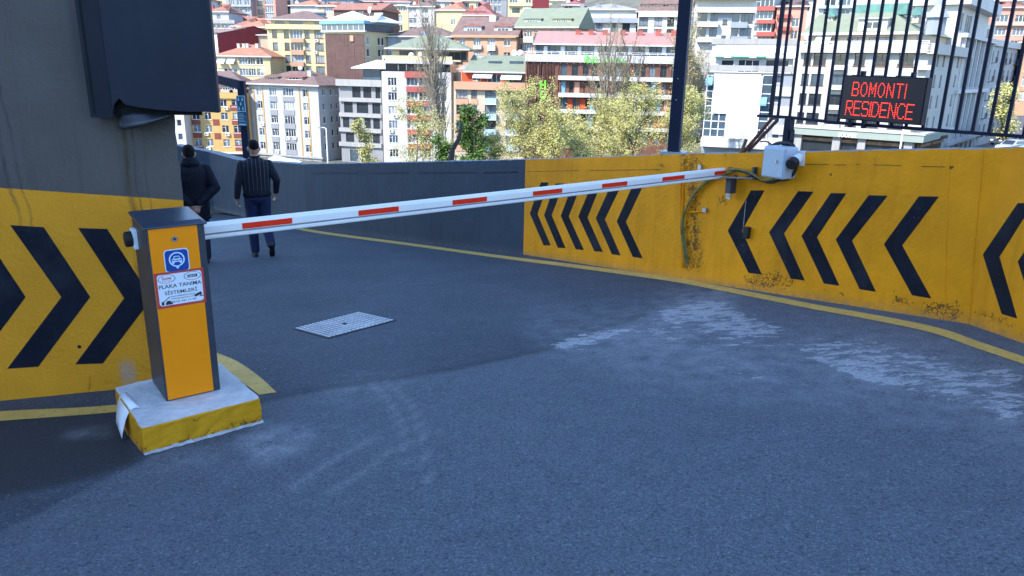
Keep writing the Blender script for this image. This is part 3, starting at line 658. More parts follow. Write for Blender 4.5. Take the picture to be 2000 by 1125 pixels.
# concrete plinth
BL, BR, FR, FL = atz(222, 757, ZB), atz(430, 708, ZB), atz(510, 778, ZB), atz(275, 838, ZB)
m_top = mat('whitewashed_concrete', (.55, .53, .51), .85, .22, 5, .5, 30, dirt=.15)
m_py = wall_mat('yellow_plinth_paint', (.58, .26, .008)); cen = (BL+BR+FR+FL)/4
pl = empty('concrete_plinth', (cen.x, cen.y, gz(cen.x, cen.y)), label='concrete plinth with whitish top and chipped yellow sides under the barrier', cat='plinth')
mb = MB(); rnd = random.Random(8); ringP = []; K = 14; chip = []
cs = [FL, FR, BR, BL]
per = []
for i in range(4):
    for j in range(K): per.append(cs[i].lerp(cs[(i+1) % 4], j/K))
lv = [-.06, 0, .03, .07, .11, .15, .172, .18]
for li, h in enumerate(lv):
    for i, p in enumerate(per):
        g = gz(p.x, p.y); z = g+h*((ZB-g)/.18) if h > 0 else g+h
        r_ = (-.004 if li == len(lv)-1 else 0)+(-.006 if i % K == 0 else 0)+rnd.uniform(-.003, .003)
        q = p+(p-cen).to_2d().normalized().to_3d()*r_; mb.v.append((q.x-cen.x, q.y-cen.y, z-pl.location.z)); chip.append((.75 if rnd.random() < .55 else .3) if h < .06 else (.55 if rnd.random() < .10 else .0))
K4 = len(per)
for li in range(len(lv)-1):
    for i in range(K4): mb.f.append((li*K4+i, li*K4+(i+1) % K4, (li+1)*K4+(i+1) % K4, (li+1)*K4+i)); mb.m.append(0)
b_ = (len(lv)-1)*K4; mb.f.append(tuple(b_+i for i in range(K4))); mb.m.append(1)
o = mb.build('plinth_block', [m_py, m_top], pl); set_attr(o.data, 'chip', chip); set_attr(o.data, 'splash', [1 if i < 2*K4 else 0 for i in range(len(chip))])

mb = MB(); rnd = random.Random(4); R = []
for i in range(31):
    f_ = i/30; p = FL.lerp(FR, f_); o_ = (FL-BL).normalized()*(.006+rnd.uniform(.0, .014)); g0 = gz(p.x, p.y); q = p+o_; R.append([Vector((p.x, p.y, g0+.012+rnd.uniform(0, .008)))-pl.location, Vector((q.x, q.y, gz(q.x, q.y)+.003))-pl.location])
mb.sheet(R); mb.build('mortar_skirt', mat('pale_mortar', (.42, .42, .42), .9, .3, 20, .5, 60), pl)
# curled sheet of paper leaning on the plinth
pp = [atz(247, 766, ZB+.006), atz(274, 797, ZB+.005)]
bt = [atz(226, 824, -.43), atz(238, 857, -.45)]
pa_ = empty('paper_sheet', bt[1], label='curled blank white paper sheet leaning on the plinth edge', cat='paper')
mb = MB(); N = 10; outw = ((FL-FR).normalized()*.05)
g_ = [[None]*2 for _ in range(N+1)]
def edge_pt(a, b_):
    d1_, d2_ = b_-a, FL-BL; den = d1_.x*d2_.y-d1_.y*d2_.x; t_ = ((BL.x-a.x)*d2_.y-(BL.y-a.y)*d2_.x)/den; q = a+d1_*t_; return Vector((q.x, q.y, ZB))
for i in range(N+1):
    s = i/N
    for j in (0, 1):
        ctl = edge_pt(pp[j], bt[j])+outw*.1+Vector((0, 0, .05)); p = pp[j]*(1-s)**2+ctl*2*s*(1-s)+bt[j]*s*s; g_[i][j] = p-pa_.location
mb.sheet([[g_[i][0], g_[i][0].lerp(g_[i][1], .5), g_[i][1]] for i in range(N+1)])
o = mb.build('sheet', mat('copy_paper', (.78, .78, .8), .6, .02, 4), pa_, smooth=True); md = o.modifiers.new('thick', 'SOLIDIFY'); md.thickness = .0015

# chequered manhole cover
C4 = [G(575, 643), G(700, 611), G(771, 627), G(642, 661)]; up = Vector((0, 0, 1))
mc = empty('manhole_cover', (C4[0]+C4[2])/2, label='worn grey diamond-plate manhole cover sunk in the asphalt', cat='manhole cover')
m_dp = mat('worn_plate_steel', (.55, .55, .56), .5, .25, 7, .1, 60, metal=.25); m_rec = mat('recess_dark', (.03, .03, .032), .9, .3, 12)  # one near-black tone for the frame and the lifting slot
o0 = mc.location
mb = MB(); cc = o0; mb.prism([(p-cc)*1.03+up*.004 for p in C4], (0, 0, -.03)); mb.build('frame', m_rec, mc)
mb = MB(); mb.prism([(p-cc)*.995+up*.008 for p in C4], (0, 0, -.02)); pn = mb.build('plate', mat('plate_ground', (.10, .10, .11), .7, .3, 20), mc)
mb = MB()
def bl(u, v_): return C4[0].lerp(C4[1], u).lerp(C4[3].lerp(C4[2], u), v_)-cc
NU, NV = 17, 11
for i in range(NU):
    for j in range(NV):
        u, v_ = (i+.5)/NU, (j+.5)/NV
        if abs(u-.5) < .03 and abs(v_-.5) < .05: continue
        du, dv = .40/NU, .37/NV
        q = [bl(u-du, v_), bl(u, v_-dv), bl(u+du, v_), bl(u, v_+dv)] if False else [bl(u-du*1.0, v_-dv*.72), bl(u+du*.6, v_-dv*.95), bl(u+du*1.0, v_+dv*.72), bl(u-du*.6, v_+dv*.95)]
        mb.prism([p+up*.0125 for p in q], (0, 0, -.006))
mb.build('tread_pattern', m_dp, pn)
q = [bl(.475, .45), bl(.525, .45), bl(.525, .55), bl(.475, .55)]; mb = MB(); mb.prism([p+up*.012 for p in q], (0, 0, -.006)); mb.build('lifting_slot', m_rec, mc)

# ================================================================== ON THE RIGHT WALL
def onw(x, y, off=0.0): return onp(x, y, P1+n1*off, n1)
m_navy = mat('navy_steel_paint', (.006, .010, .028), .5, .15, 5, .05, 60, spec=.2)
m_boxg = mat('grey_enclosure', (.40, .45, .50), .45, .05, 4); m_cab = mat('black_cable', (.014, .014, .016), .5, .2, 9); m_pcab = mat('painted_cable', (.16, .13, .03), .6, .5, 14)
def wframe(name, x, y, off=0, **k):
    t = empty(name, onw(x, y, off), math.atan2(-d1.y, -d1.x), **k); return t   # local x to the right along the wall, y into the wall
eb = wframe('electrical_box', 1484, 346, 0, label='pale grey electrical enclosure mounted at the top of the yellow wall', cat='electrical box')
PD = .17
a = to_local(eb, onw(1486, 345, PD)); b2_ = to_local(eb, onw(1523, 284, PD)); c_ = to_local(eb, onw(1541, 347, PD))
ux0, ux1, uz0, uz1 = a.x, to_local(eb, onw(1530, 346, PD)).x, a.z, to_local(eb, onw(1490, 284, PD)).z
mb = MB(); mb.box(ux0, -PD, uz0, ux1, -.002, uz1); bevel(mb.build('enclosure', m_boxg, eb), .012)
mb = MB(); mb.box(ux0+.01, -PD-.012, uz0+.012, ux1-.01, -PD+.002, uz1-.012); dr = bevel(mb.build('door', m_boxg, eb), .006)
k_ = to_local(eb, onw(1518, 315, PD)); mb = MB(); mb.tube([(k_.x, -PD-.03, k_.z), (k_.x, -PD-.01, k_.z)], .014, 12); mb.build('latch', m_steel, dr)
# small white detector with a dark head on a back plate
dt = wframe('wall_detector', 1556, 322, 0, label='small white detector with black head and pink sticker beside the enclosure', cat='detector')
q = [to_local(dt, onw(*p)) for p in ((1548, 322), (1551, 295), (1573, 295), (1571, 324))]
mb = MB(); mb.prism([p+Vector((0, -.012, 0)) for p in q], (0, .014, 0)); mb.build('back_plate', m_white, dt)
h0 = to_local(dt, onw(1560, 308, .03)); h1 = to_local(dt, onw(1549, 318, .13)); hd_ = (h1-h0).normalized()
mb = MB(); mb.tube([h0, h0.lerp(h1, .5), h1], [.04, .045, .045], 16); hb_ = mb.build('housing', m_white, dt)
mb = MB(); mb.tube([h1-hd_*.02, h1+hd_*.03, h1+hd_*.04], [.047, .047, .042], 18); mb.build('black_head', m_blk, dt)
s_ = to_local(dt, onw(1547, 309, .1)); mb = MB(); mb.box(s_.x-.028, s_.y-.03, s_.z-.012, s_.x+.028, s_.y-.022, s_.z+.022); mb.build('pink_sticker', mat('pink_label', (.7, .42, .46), .5, .2, 90), hb_)
# cable runs
cb = wframe('cable_bundle', 1345, 520, 0, label='cables drooping from the enclosure and down the cracked yellow wall', cat='cables')
def cable(name, pts, r, m, off=.02):
    P = [onw(x, y, (off if not isinstance(off, (list, tuple)) else off[i])) for i, (x, y) in enumerate(pts)]
    out = []
    for i in range(len(P)-1):
        p0, p1, p2, p3 = P[max(i-1, 0)], P[i], P[i+1], P[min(i+2, len(P)-1)]
        for j in range(6):
            t = j/6; out.append(.5*((2*p1)+(p2-p0)*t+(2*p0-5*p1+4*p2-p3)*t*t+(3*p1-p0-3*p2+p3)*t**3))
    out.append(P[-1]); mb = MB(); mb.tube([to_local(cb, p) for p in out], r, 7); mb.build(name, m, cb, smooth=True)
cable('cable', [(1556, 326), (1548, 342), (1536, 350), (1520, 351)], .013, m_cab, .05)
cable('cable', [(1530, 348), (1505, 356), (1480, 348), (1455, 336), (1424, 329)], .014, m_cab, .045)
cable('cable', [(1512, 350), (1490, 352), (1470, 340), (1445, 331), (1422, 331)], .011, m_pcab, .06)
cable('cable', [(1436, 334), (1405, 342), (1375, 357), (1352, 385), (1337, 415), (1334, 445), (1339, 480), (1344, 515)], .012, m_pcab, .025)
cable('cable', [(1432, 336), (1402, 345), (1373, 361), (1350, 389), (1335, 420), (1331, 450), (1336, 490), (1341, 521)], .011, m_pcab, .04)
cable('cable', [(1335, 322), (1333, 400), (1332, 450), (1336, 520)], .008, m_yel, .012); cable('cable', [(1328, 330), (1329, 400), (1331, 470), (1333, 523)], .007, m_yel, .012)
cable('cable', [(1468, 343), (1446, 349), (1436, 342)], .008, m_cab, .07)
cable('cable', [(1511, 291), (1505, 281), (1495, 276), (1485, 277)], .006, m_cab, .02); cable('cable', [(1500, 290), (1520, 280), (1545, 281), (1552, 292)], .016, m_cab, -.02)
# boom rest: lock box, bracket, angle
br_ = wframe('boom_rest', 1421, 345, 0, label='steel bracket and dark lock on the wall under the boom tip', cat='bracket')
def wbox(parent, name, x0, y0, x1, y1, o0, o1, m, bv=0):
    a = to_local(parent, onw(x0, y1, o1)); c_ = to_local(parent, onw(x1, y0, o1)); mb = MB(); mb.box(a.x, -o1, a.z, c_.x, -o0, c_.z); o = mb.build(name, m, parent)
    return bevel(o, bv) if bv else o
mb = MB(); pA = to_local(br_, onw(1411, 346, .12)); pB = to_local(br_, onw(1474, 348, .06)); mb.rings([[p+Vector((0, a*.03, b*.005)) for a, b in ((-1, -1), (1, -1), (1, 1), (-1, 1))] for p in (pA, pB)]); mb.build('arm', m_steel, br_); wbox(br_, 'lock_housing', 1415, 348, 1429, 377, .03, .11, m_gun, .006); wbox(br_, 'hasp', 1417, 378, 1427, 388, .06, .075, m_steel)
wbox(br_, 'angle_iron', 1466, 327, 1473, 350, 0, .05, m_gun); mb = MB(); k_ = to_local(br_, onw(1420, 382, .1)); mb.tube([k_, k_+Vector((.03, 0, -.003))], .006, 8); mb.build('bolt', m_steel, br_)
sb = wframe('black_sensor', 1454, 455, 0, label='small black sensor box on the first chevron right of the boom tip', cat='sensor')
wbox(sb, 'housing', 1449, 445, 1461, 465, 0, .05, m_blk, .006); mb = MB(); mb.tube([to_local(sb, onw(1457, 392, .004)), to_local(sb, onw(1454, 420, .006)), to_local(sb, onw(1452, 446, .01))], .003, 5); mb.build('wire', m_steel, sb)
an = wframe('wall_anchor', 1376, 410, 0, label='rusty bolt anchor sticking out of the cracked yellow wall', cat='anchor')
mb = MB(); mb.tube([to_local(an, onw(1340, 415, .012)), to_local(an, onw(1372, 413, .015))], .008, 6); mb.build('bar', m_yel, an); wbox(an, 'head', 1371, 407, 1379, 414, 0, .03, m_steel)
an2 = wframe('wall_anchor', 1366, 327, 0, label='small steel clip on the yellow wall just above the boom', cat='anchor'); wbox(an2, 'head', 1362, 322, 1369, 331, 0, .03, m_steel)

# steel post on the wall
bp_ = onw(1316, 298, -.13)
po = empty('steel_post', bp_, rad(-22), label='thick navy square steel post bolted to the yellow wall top', cat='post')
hw = .058; mb = MB(); mb.box(-hw, -hw, .015, hw, hw, 3.4); bevel(mb.build('shaft', m_navy, po), .006)
mb = MB(); mb.box(-.12, -.1, -.02, .12, .1, .015); bevel(mb.build('base_plate', m_steel, po), .004)
mb = MB()
for z in (.52, .72): mb.tube([(-hw*.1, -hw-.006, z), (-hw*.1, -hw, z)], .006, 8)
mb.build('bolt', m_steel, po)

# fence of slanted-in-view vertical bars behind the wall
m_bar = mat('fence_bar_paint', (.009, .010, .026), .55, .15, 6, .05, 60, spec=.15)
Po = P1-n1*.16
def onf(x, y, off=0): return onp(x, y, Po+n1*off, n1)
fz_ = empty('bar_fence', onf(1540, 280), math.atan2(-d1.y, -d1.x), label='dark navy steel fence of tall vertical bars behind the wall', cat='fence')
railpts = [(1481, 226), (1540, 229), (1640, 240), (1800, 252), (1950, 263), (2040, 270)]
R_ = [to_local(fz_, onf(*p)) for p in railpts]
def rail_z(x):
    for i in range(len(R_)-1):
        if x <= R_[i+1].x or i == len(R_)-2: return R_[i].z+(R_[i+1].z-R_[i].z)*(x-R_[i].x)/(R_[i+1].x-R_[i].x)
mb = MB(); mb.rings([[(p.x, dy, p.z+dz) for dy, dz in ((-.02, -.012), (.02, -.012), (.02, .012), (-.02, .012))] for p in R_]); mb.build('rail', m_bar, fz_)
for i, (xt, xb, yb) in enumerate([(1524, 1505, 226), (1546, 1519, 228), (1571, 1542, 230), (1594, 1563, 232), (1620, 1588, 234), (1643.5, 1612, 237), (1670, 1637, 240), (1699, 1663, 242), (1726, 1689, 244), (1755, 1714, 246), (1785.5, 1741, 248), (1816, 1769, 250), (1846, 1802, 252), (1880, 1834, 255), (1913, 1867, 257), (1947, 1899, 259.5), (1983, 1931, 262), (2019, 1964, 264), (2055, 1999, 267)]):
    a = to_local(fz_, onf(xb, yb)); r_ = .017 if i == 0 else .0108
    mb = MB(); mb.box(a.x-r_, -r_*.6, rail_z(a.x)-(.005 if i else .012), a.x+r_, r_*.6, 4.2); mb.build('bar', m_bar, fz_)
a = to_local(fz_, onf(1543, 232)); mb = MB(); mb.box(a.x-.032, -.03, -.35, a.x+.03, .03, rail_z(a.x)-.012); mb.build('fence_post', m_bar, fz_)
mb = MB(); mb.rings([[(a.x+.03, dy*.04, z+dz*.03-.02) for dy, dz in ((-1, -1), (1, -1), (1, 1), (-1, 1))] for z in (.03, .11)]); mb.box(a.x+.028, -.03, .03, a.x+.042, .03, .11); mb.build('clip', m_bar, fz_)
# rusty tubes leaning from the wall to the fence
m_rust = mat('rusty_tube', (.11, .035, .025), .75, .4, 14, .3, 50)
for i, (a, c_, off, lb) in enumerate((((1452, 292), (1508, 231), -.10, 'upper rusty red tube leaning from wall top to the fence'), ((1463, 288), (1519, 234), -.13, 'lower rusty red tube leaning from wall top to the fence'))):
    A = onp(*a, P1+n1*off, n1); Bq = onf(*c_, .03); t = empty('rusty_tube', A, label=lb, cat='metal tube', group='rusty tubes by the fence')
    mb = MB(); mb.tube([(0, 0, -.03), Bq-A], .015, 10); mb.build('tube', m_rust, t)
A = onp(1447, 293, P1-n1*.08, n1); t = empty('wooden_stub', A, label='short brown wooden stub at the foot of the rusty tubes', cat='wood'); Bq = onp(1458, 272, P1-n1*.08, n1)
mb = MB(); mb.tube([(0, 0, -.04), Bq-A], [.018, .014], 6); mb.build('stub', mat('old_wood', (.13, .09, .05), .9, .3, 12), t)

# LED sign hung on the fence
m_led = emis('red_led', (1, .035, .018), 1.5); m_face = mat('led_panel_face', (.012, .006, .012), .4, .1, 40)
LP = .075
ld = empty('led_sign', onf(1637, 232, LP), math.atan2(-d1.y, -d1.x), label='black LED sign reading BOMONTI RESIDENCE hung on the fence bars', cat='sign')
tl, tr_, bl_, brr = [to_local(ld, onf(x, y, LP)) for x, y in ((1649, 150), (1810, 152), (1638, 232), (1801, 249))]
lx0, lx1 = (tl.x+bl_.x)/2, (tr_.x+brr.x)/2
def shz(p, z0=0): return p
kx = ((brr.z-bl_.z)/(brr.x-bl_.x)+(tr_.z-tl.z)/(tr_.x-tl.x))/2; lh = ((tl.z-bl_.z)+(tr_.z-brr.z))/2
X_ = lambda p: Vector((p.x, p.y, p.z+bl_.z+kx*(p.x-bl_.x)))
mb = MB(); mb.box(lx0, .0, 0, lx1, .055, lh, X_); mb.build('housing', m_bar, ld)
mb = MB(); mb.box(lx0+.008, -.003, .008, lx1-.008, .01, lh-.008, X_); mb.build('panel_face', m_face, ld)
GL = {'B': ['######.', '#.....#', '#.....#', '#.....#', '######.', '#.....#', '#.....#', '#.....#', '######.'], 'O': ['..###..', '.#...#.', '#.....#', '#.....#', '#.....#', '#.....#', '#.....#', '.#...#.', '..###..'],
      'M': ['#.....#', '##...##', '##...##', '#.#.#.#', '#.#.#.#', '#..#..#', '#..#..#', '#.....#', '#.....#'], 'N': ['#.....#', '##....#', '#.#...#', '#.#...#', '#..#..#', '#...#.#', '#...#.#', '#....##', '#.....#'],
      'T': ['#######', '...#...', '...#...', '...#...', '...#...', '...#...', '...#...', '...#...', '...#...'], 'I': ['#', '#', '#', '#', '#', '#', '#', '#', '#'],
      'R': ['######.', '#.....#', '#.....#', '#.....#', '######.', '#..#...', '#...#..', '#....#.', '#.....#'], 'E': ['#######', '#......', '#......', '#......', '######.', '#......', '#......', '#......', '#######'],
      'S': ['.#####.', '#.....#', '#......', '#......', '.#####.', '......#', '......#', '#.....#', '.#####.'], 'D': ['#####..', '#....#.', '#.....#', '#.....#', '#.....#', '#.....#', '#.....#', '#....#.', '#####..'],
      'C': ['..####.', '.#....#', '#......', '#......', '#......', '#......', '#......', '.#....#', '..####.']}
LW_ = lx1-lx0
for word, x0, x1, zt_, zb_ in (('BOMONTI', .135, .775, .845, .555), ('RESIDENCE', .085, .895, .425, .115)):
    ncol = sum(len(GL[c][0]) for c in word)+2*(len(word)-1) if word == 'BOMONTI' else sum(len(GL[c][0]) for c in word)+1*(len(word)-1)
    gap = 2 if word == 'BOMONTI' else 1
    dx = (x1-x0)*LW_/(ncol-1); dz = (zt_-zb_)*lh/8; col = 0; mb = MB(); r_ = min(dx, dz)*.41
    for c in word:
        for j, row in enumerate(GL[c]):
            for i, ch in enumerate(row):
                if ch == '#':
                    u = lx0+x0*LW_+(col+i)*dx; z = zt_*lh-j*dz
                    mb.add([X_(Vector((u+r_*math.cos(k*math.pi/3), -.0055, z+r_*math.sin(k*math.pi/3)))) for k in range(6)]+[X_(Vector((u, -.0075, z)))], [(k, (k+1) % 6, 6) for k in range(6)])
        col += len(GL[c][0])+gap
    mb.build('led_lettering', m_led, ld)
for fx in (.13, .3):
    mb = MB(); mb.box(lx0+fx*LW_-.012, .02, -.06, lx0+fx*LW_+.012, .06, .0, X_); mb.build('mount', m_bar, ld)
for fx in (.2, .8):
    mb = MB(); mb.box(lx0+fx*LW_-.012, .02, lh, lx0+fx*LW_+.012, .06, lh+.035, X_); mb.build('mount', m_bar, ld)

# ================================================================== STREET LAMP beyond the far end of the ramp
LY = 19.4
lb_ = atY(483, 305, LY); lb_.z = gz(lb_.x, lb_.y)
sl = empty('street_lamp', lb_, label='dark navy angled street lamp with two teal notice boards behind the men', cat='street lamp')
ltop = atY(475.5, 158, LY)-lb_; lend = atY(425, 147, LY-.6)-lb_; r_ = .085
mb = MB(); mb.box(-r_, -r_, 0, r_, r_, ltop.z); mb.build('pole', m_navy, sl)
dr_ = (lend-Vector((0, 0, ltop.z))); mb = MB(); 
mb.rings([[Vector((0, 0, ltop.z))+s*dr_+Vector((0, y, z)) for y, z in ((-.085, -.2), (.085, -.2), (.085, 0), (-.085, 0))] for s in (-.08, .55, 1.0)]); mb.build('lamp_arm', m_navy, sl)
m_teal = mat('teal_notice', (.01, .07, .11), .45, .15, 6); m_tealp = mat('pale_notice_print', (.35, .5, .58), .5, .1, 8)
for i, (x0, y0, x1, y1) in enumerate(((463.5, 187, 477.5, 218), (465.5, 219, 480, 246))):
    p = atY(x0, y1, LY-.35)-lb_; q = atY(x1, y0, LY-.35)-lb_; mb = MB(); mb.box(p.x, p.y, p.z, q.x, p.y+.02, q.z); nb = mb.build('notice_board', m_teal, sl)
    wd, hg = q.x-p.x, q.z-p.z; mb = MB()
    if i == 0:
        for s in (.0, .93): mb.box(p.x+wd*s, p.y-.006, p.z, p.x+wd*(s+.07), p.y-.001, q.z)
        for s in (.0, .96): mb.box(p.x+wd*.07, p.y-.006, p.z+hg*s, p.x+wd*.93, p.y-.001, p.z+hg*(s+.04))
        for a, c_ in ((.25, .78), (.7, .78), (.48, .5), (.25, .2), (.7, .2)):
            mb.box(p.x+wd*(a-.07), p.y-.006, p.z+hg*(c_-.1), p.x+wd*(a+.07), p.y-.001, p.z+hg*(c_+.06)); mb.box(p.x+wd*(a-.035), p.y-.006, p.z+hg*(c_+.08), p.x+wd*(a+.035), p.y-.001, p.z+hg*(c_+.12))
    else:
        for k in range(6): mb.box(p.x+wd*.12, p.y-.006, p.z+hg*(.3+k*.11), p.x+wd*(.88-.1*(k % 3)), p.y-.001, p.z+hg*(.33+k*.11))
        mb.box(p.x+wd*.1, p.y-.006, p.z+hg*.06, p.x+wd*.92, p.y-.001, p.z+hg*.16)
    mb.build('print', m_tealp, nb)

# ================================================================== PEOPLE
def ell_ring(c, rx, ry, n=20, tilt=0.0):
    return [Vector((c[0]+rx*math.cos(2*math.pi*k/n), c[1]+ry*math.sin(2*math.pi*k/n), c[2]+tilt*math.sin(2*math.pi*k/n))) for k in range(n)]
def ball(mb, c, rx, ry, rz, n=16, sq=0):
    R = []
    for i in range(1, n):
        t = math.pi*i/n; cz = -math.cos(t); k = (1-abs(cz)**sq)**(1/sq) if sq else math.sin(t); R.append(ell_ring((c[0], c[1], c[2]+rz*cz), rx*k, ry*k, 18))
    mb.rings(R)
def limb(mb, pts, rs, n=14):
    P = [Vector(p) for p in pts]; out = []; ro = []
    for i in range(len(P)-1):
        for j in range(5):
            t = j/5; out.append(P[i].lerp(P[i+1], t)); ro.append(rs[i]+(rs[i+1]-rs[i])*t)
    out.append(P[-1]); ro.append(rs[-1]); mb.tube(out, ro, n)
    for p, r in zip(P, rs): ball(mb, p, r, r, r, 8)
def hand(mb, wr, fd, side, curl):
    """palm, four unequal bent fingers and a thumb; fd = pointing direction, side = thumb direction, curl = bend direction"""
    wr, fd, side, curl = Vector(wr), Vector(fd).normalized(), Vector(side).normalized(), Vector(curl).normalized()
    kn = wr+fd*.085
    limb(mb, [wr-fd*.02, wr+fd*.02], [.026, .028])
    for o in (-.03, -.01, .01, .03): limb(mb, [wr+fd*.01+side*o*.6, kn+side*o], [.016, .013], 8)
    for o, l in ((-.03, .055), (-.0105, .07), (.0105, .075), (.031, .066)):
        a = kn+side*o; b1 = a+(fd*.8+curl*.5).normalized()*l*.5; b2 = b1+(fd*.35+curl*.9).normalized()*l*.5; limb(mb, [a, b1, b2], [.0105, .0098, .0088], 8)
    a = wr+fd*.025+side*.026; b1 = a+(side*.8+fd*.6).normalized()*.04; limb(mb, [a, b1, b1+(fd+curl*.4).normalized()*.032], [.013, .011, .0095], 8)
def shoe(mb, heel, toe, up):
    heel, toe, up = Vector(heel), Vector(toe), Vector(up).normalized(); f_ = (toe-heel).normalized(); s = f_.cross(up).normalized(); R = []
    Lh = (toe-heel).length
    for t, wd, h in ((0, .028, .06), (.08, .036, .075), (.3, .036, .085), (.55, .042, .06), (.8, .045, .045), (.95, .034, .036), (1, .018, .025)):
        c = heel+f_*Lh*t; R.append([c+s*wd*math.cos(a)+up*(h*.5+h*.5*math.sin(a)) for a in [2*math.pi*k/14 for k in range(14)]])
    mb.rings(R)
def person(label, loc, heading, mats, pick, build, extras, scale=1.0, voxel=.0065):
    t = empty('person', loc, heading, label=label, cat='person'); t.scale = (scale,)*3
    mb = MB(); build(mb)
    o = mb.build('body', mats); md = o.modifiers.new('r', 'REMESH'); md.mode = 'VOXEL'; md.voxel_size = voxel
    s = o.modifiers.new('s', 'SMOOTH'); s.iterations = 4; s.factor = .5
    dg = bpy.context.evaluated_depsgraph_get(); me = bpy.data.meshes.new_from_object(o.evaluated_get(dg)); bpy.data.objects.remove(o)
    me.materials.clear()
    for m in mats: me.materials.append(m)
    me.polygons.foreach_set('material_index', [pick(p.center) for p in me.polygons]); me.polygons.foreach_set('use_smooth', [True]*len(me.polygons))
    me.update(); b_ = lk(bpy.data.objects.new('body', me)); b_.parent = t; extras(t); return t
m_skin = mat('skin', (.36, .2, .14), .5, .12, 14); m_hair = mat('dark_hair', (.008, .007, .006), .8, .4, 60, .9, 110, spec=.12)
m_jean = mat('blue_denim', (.010, .018, .06), .85, .3, 9, .4, 30); m_shoe = mat('dark_shoe', (.014, .014, .018), .6, .2, 12)
m_sweat = mat('pinstripe_sweater', (.007, .009, .017), .9, .2, 12, .5, 60); n, L, b = nodes_of(m_sweat)
tc = n.nodes['Texture Coordinate']; sx = n.nodes.new('ShaderNodeSeparateXYZ'); L.new(tc.outputs['Object'], sx.inputs[0])
fr = math_n(n, 'FRACT', math_n(n, 'ADD', math_n(n, 'DIVIDE', math_n(n, 'ADD', sx.outputs[0], ramp_n(n, noise_n(n, 5, 2), 0, 1, -.012, .012)),   .056), 50.5))
ln = math_n(n, 'MULTIPLY', math_n(n, 'LESS_THAN', math_n(n, 'ABSOLUTE', math_n(n, 'SUBTRACT', fr, .5)), .07), math_n(n, 'LESS_THAN', math_n(n, 'ABSOLUTE', sx.outputs[0]), .222))
ln = math_n(n, 'MULTIPLY', ln, math_n(n, 'GREATER_THAN', sx.outputs[2], 1.03))
src = b.inputs['Base Color'].links[0].from_socket; L.new(mix_n(n, math_n(n, 'MULTIPLY', ln, .5), src, (.13, .13, .15)), b.inputs['Base Color'])
m_jacket = mat('black_jacket', (.005, .0065, .013), .75, .3, 5, 1.0, 11, spec=.2); m_trou = mat('dark_trousers', (.014, .017, .03), .85, .25, 9, .4, 20)
def head(mb, c, k=1.0):
    ball(mb, c, .076*k, .096*k, .112*k, 18, 2.5); ball(mb, (c[0], c[1]+.03, c[2]-.06), .058*k, .062*k, .066*k)
    for s in (-1, 1):
        R = [ell_ring((c[0]+s*(.076+.012*i)*k, c[1]-.008-.006*i, c[2]-.012), .008, .026-.004*abs(i-1), 10) for i in range(1)]
        ball(mb, (c[0]+s*.084*k, c[1]-.012, c[2]-.016), .014, .021, .034, 10)
    limb(mb, [(c[0], c[1]+.098, c[2]+.012), (c[0], c[1]+.118, c[2]-.022)], [.01, .016], 8)     # nose
    ball(mb, (c[0], c[1]+.092, c[2]-.066), .026, .012, .008, 8)                                   # lips
    for s in (-1, 1): ball(mb, (c[0]+s*.032, c[1]+.086, c[2]+.012), .014, .008, .01, 8)           # eyes
    limb(mb, [(c[0], c[1]-.02, c[2]-.15), (c[0], c[1]-.012, c[2]-.06)], [.062, .056])
def torso(mb, prof):
    mb.rings([ell_ring((cx, cy, z), rx, ry, 24) for z, cx, cy, rx, ry in prof])
def b1(mb):
    torso(mb, [(.84, 0, 0, .155, .115), (.90, 0, -.012, .178, .135), (.97, 0, -.008, .193, .138), (1.03, 0, 0, .2, .14), (1.14, 0, 0, .203, .138), (1.27, 0, 0, .216, .138), (1.38, 0, -.008, .222, .128), (1.44, 0, -.01, .195, .11), (1.485, 0, -.01, .12, .085), (1.515, 0, -.01, .07, .068)])
    head(mb, (.005, .035, 1.645))
    limb(mb, [(-.185, -.01, 1.405), (-.262, -.04, 1.14), (-.285, .01, .925)], [.068, .056, .043]); hand(mb, (-.288, .02, .895), (-.02, .14, -1), (.1, 1, .1), (1, .1, 0))
    limb(mb, [(.185, -.01, 1.405), (.292, -.045, 1.165), (.285, .06, .975)], [.068, .056, .043]); hand(mb, (.284, .072, .945), (-.05, .35, -1), (-.2, 1, .3), (-1, .1, 0))
    limb(mb, [(-.088, 0, .9), (-.095, .055, .49), (-.085, .03, .10)], [.108, .08, .064]); shoe(mb, (-.085, -.055, .0), (-.1, .235, .0), (0, 0, 1))
    limb(mb, [(.088, 0, .9), (.098, .02, .50), (.115, -.26, .235)], [.108, .08, .063]); shoe(mb, (.117, -.355, .235), (.13, -.175, .01), (0, .68, .73))
def pick1(c):
    if abs(c.x) > .235 and c.z < 1.0:
        return 0 if c.z < (.905 if c.x < 0 else .95) else 1
    if c.z > 1.505: return 0
    if c.z > .93: return 1
    if c.x > .04 and c.y < -.2 and c.z < .5:
        d = (c-Vector((.115, -.26, .235))).dot(Vector((0, -.72, -.69))); return 3 if d > -.005 or c.z < .17 else 2
    return 3 if c.z < .085 else 2
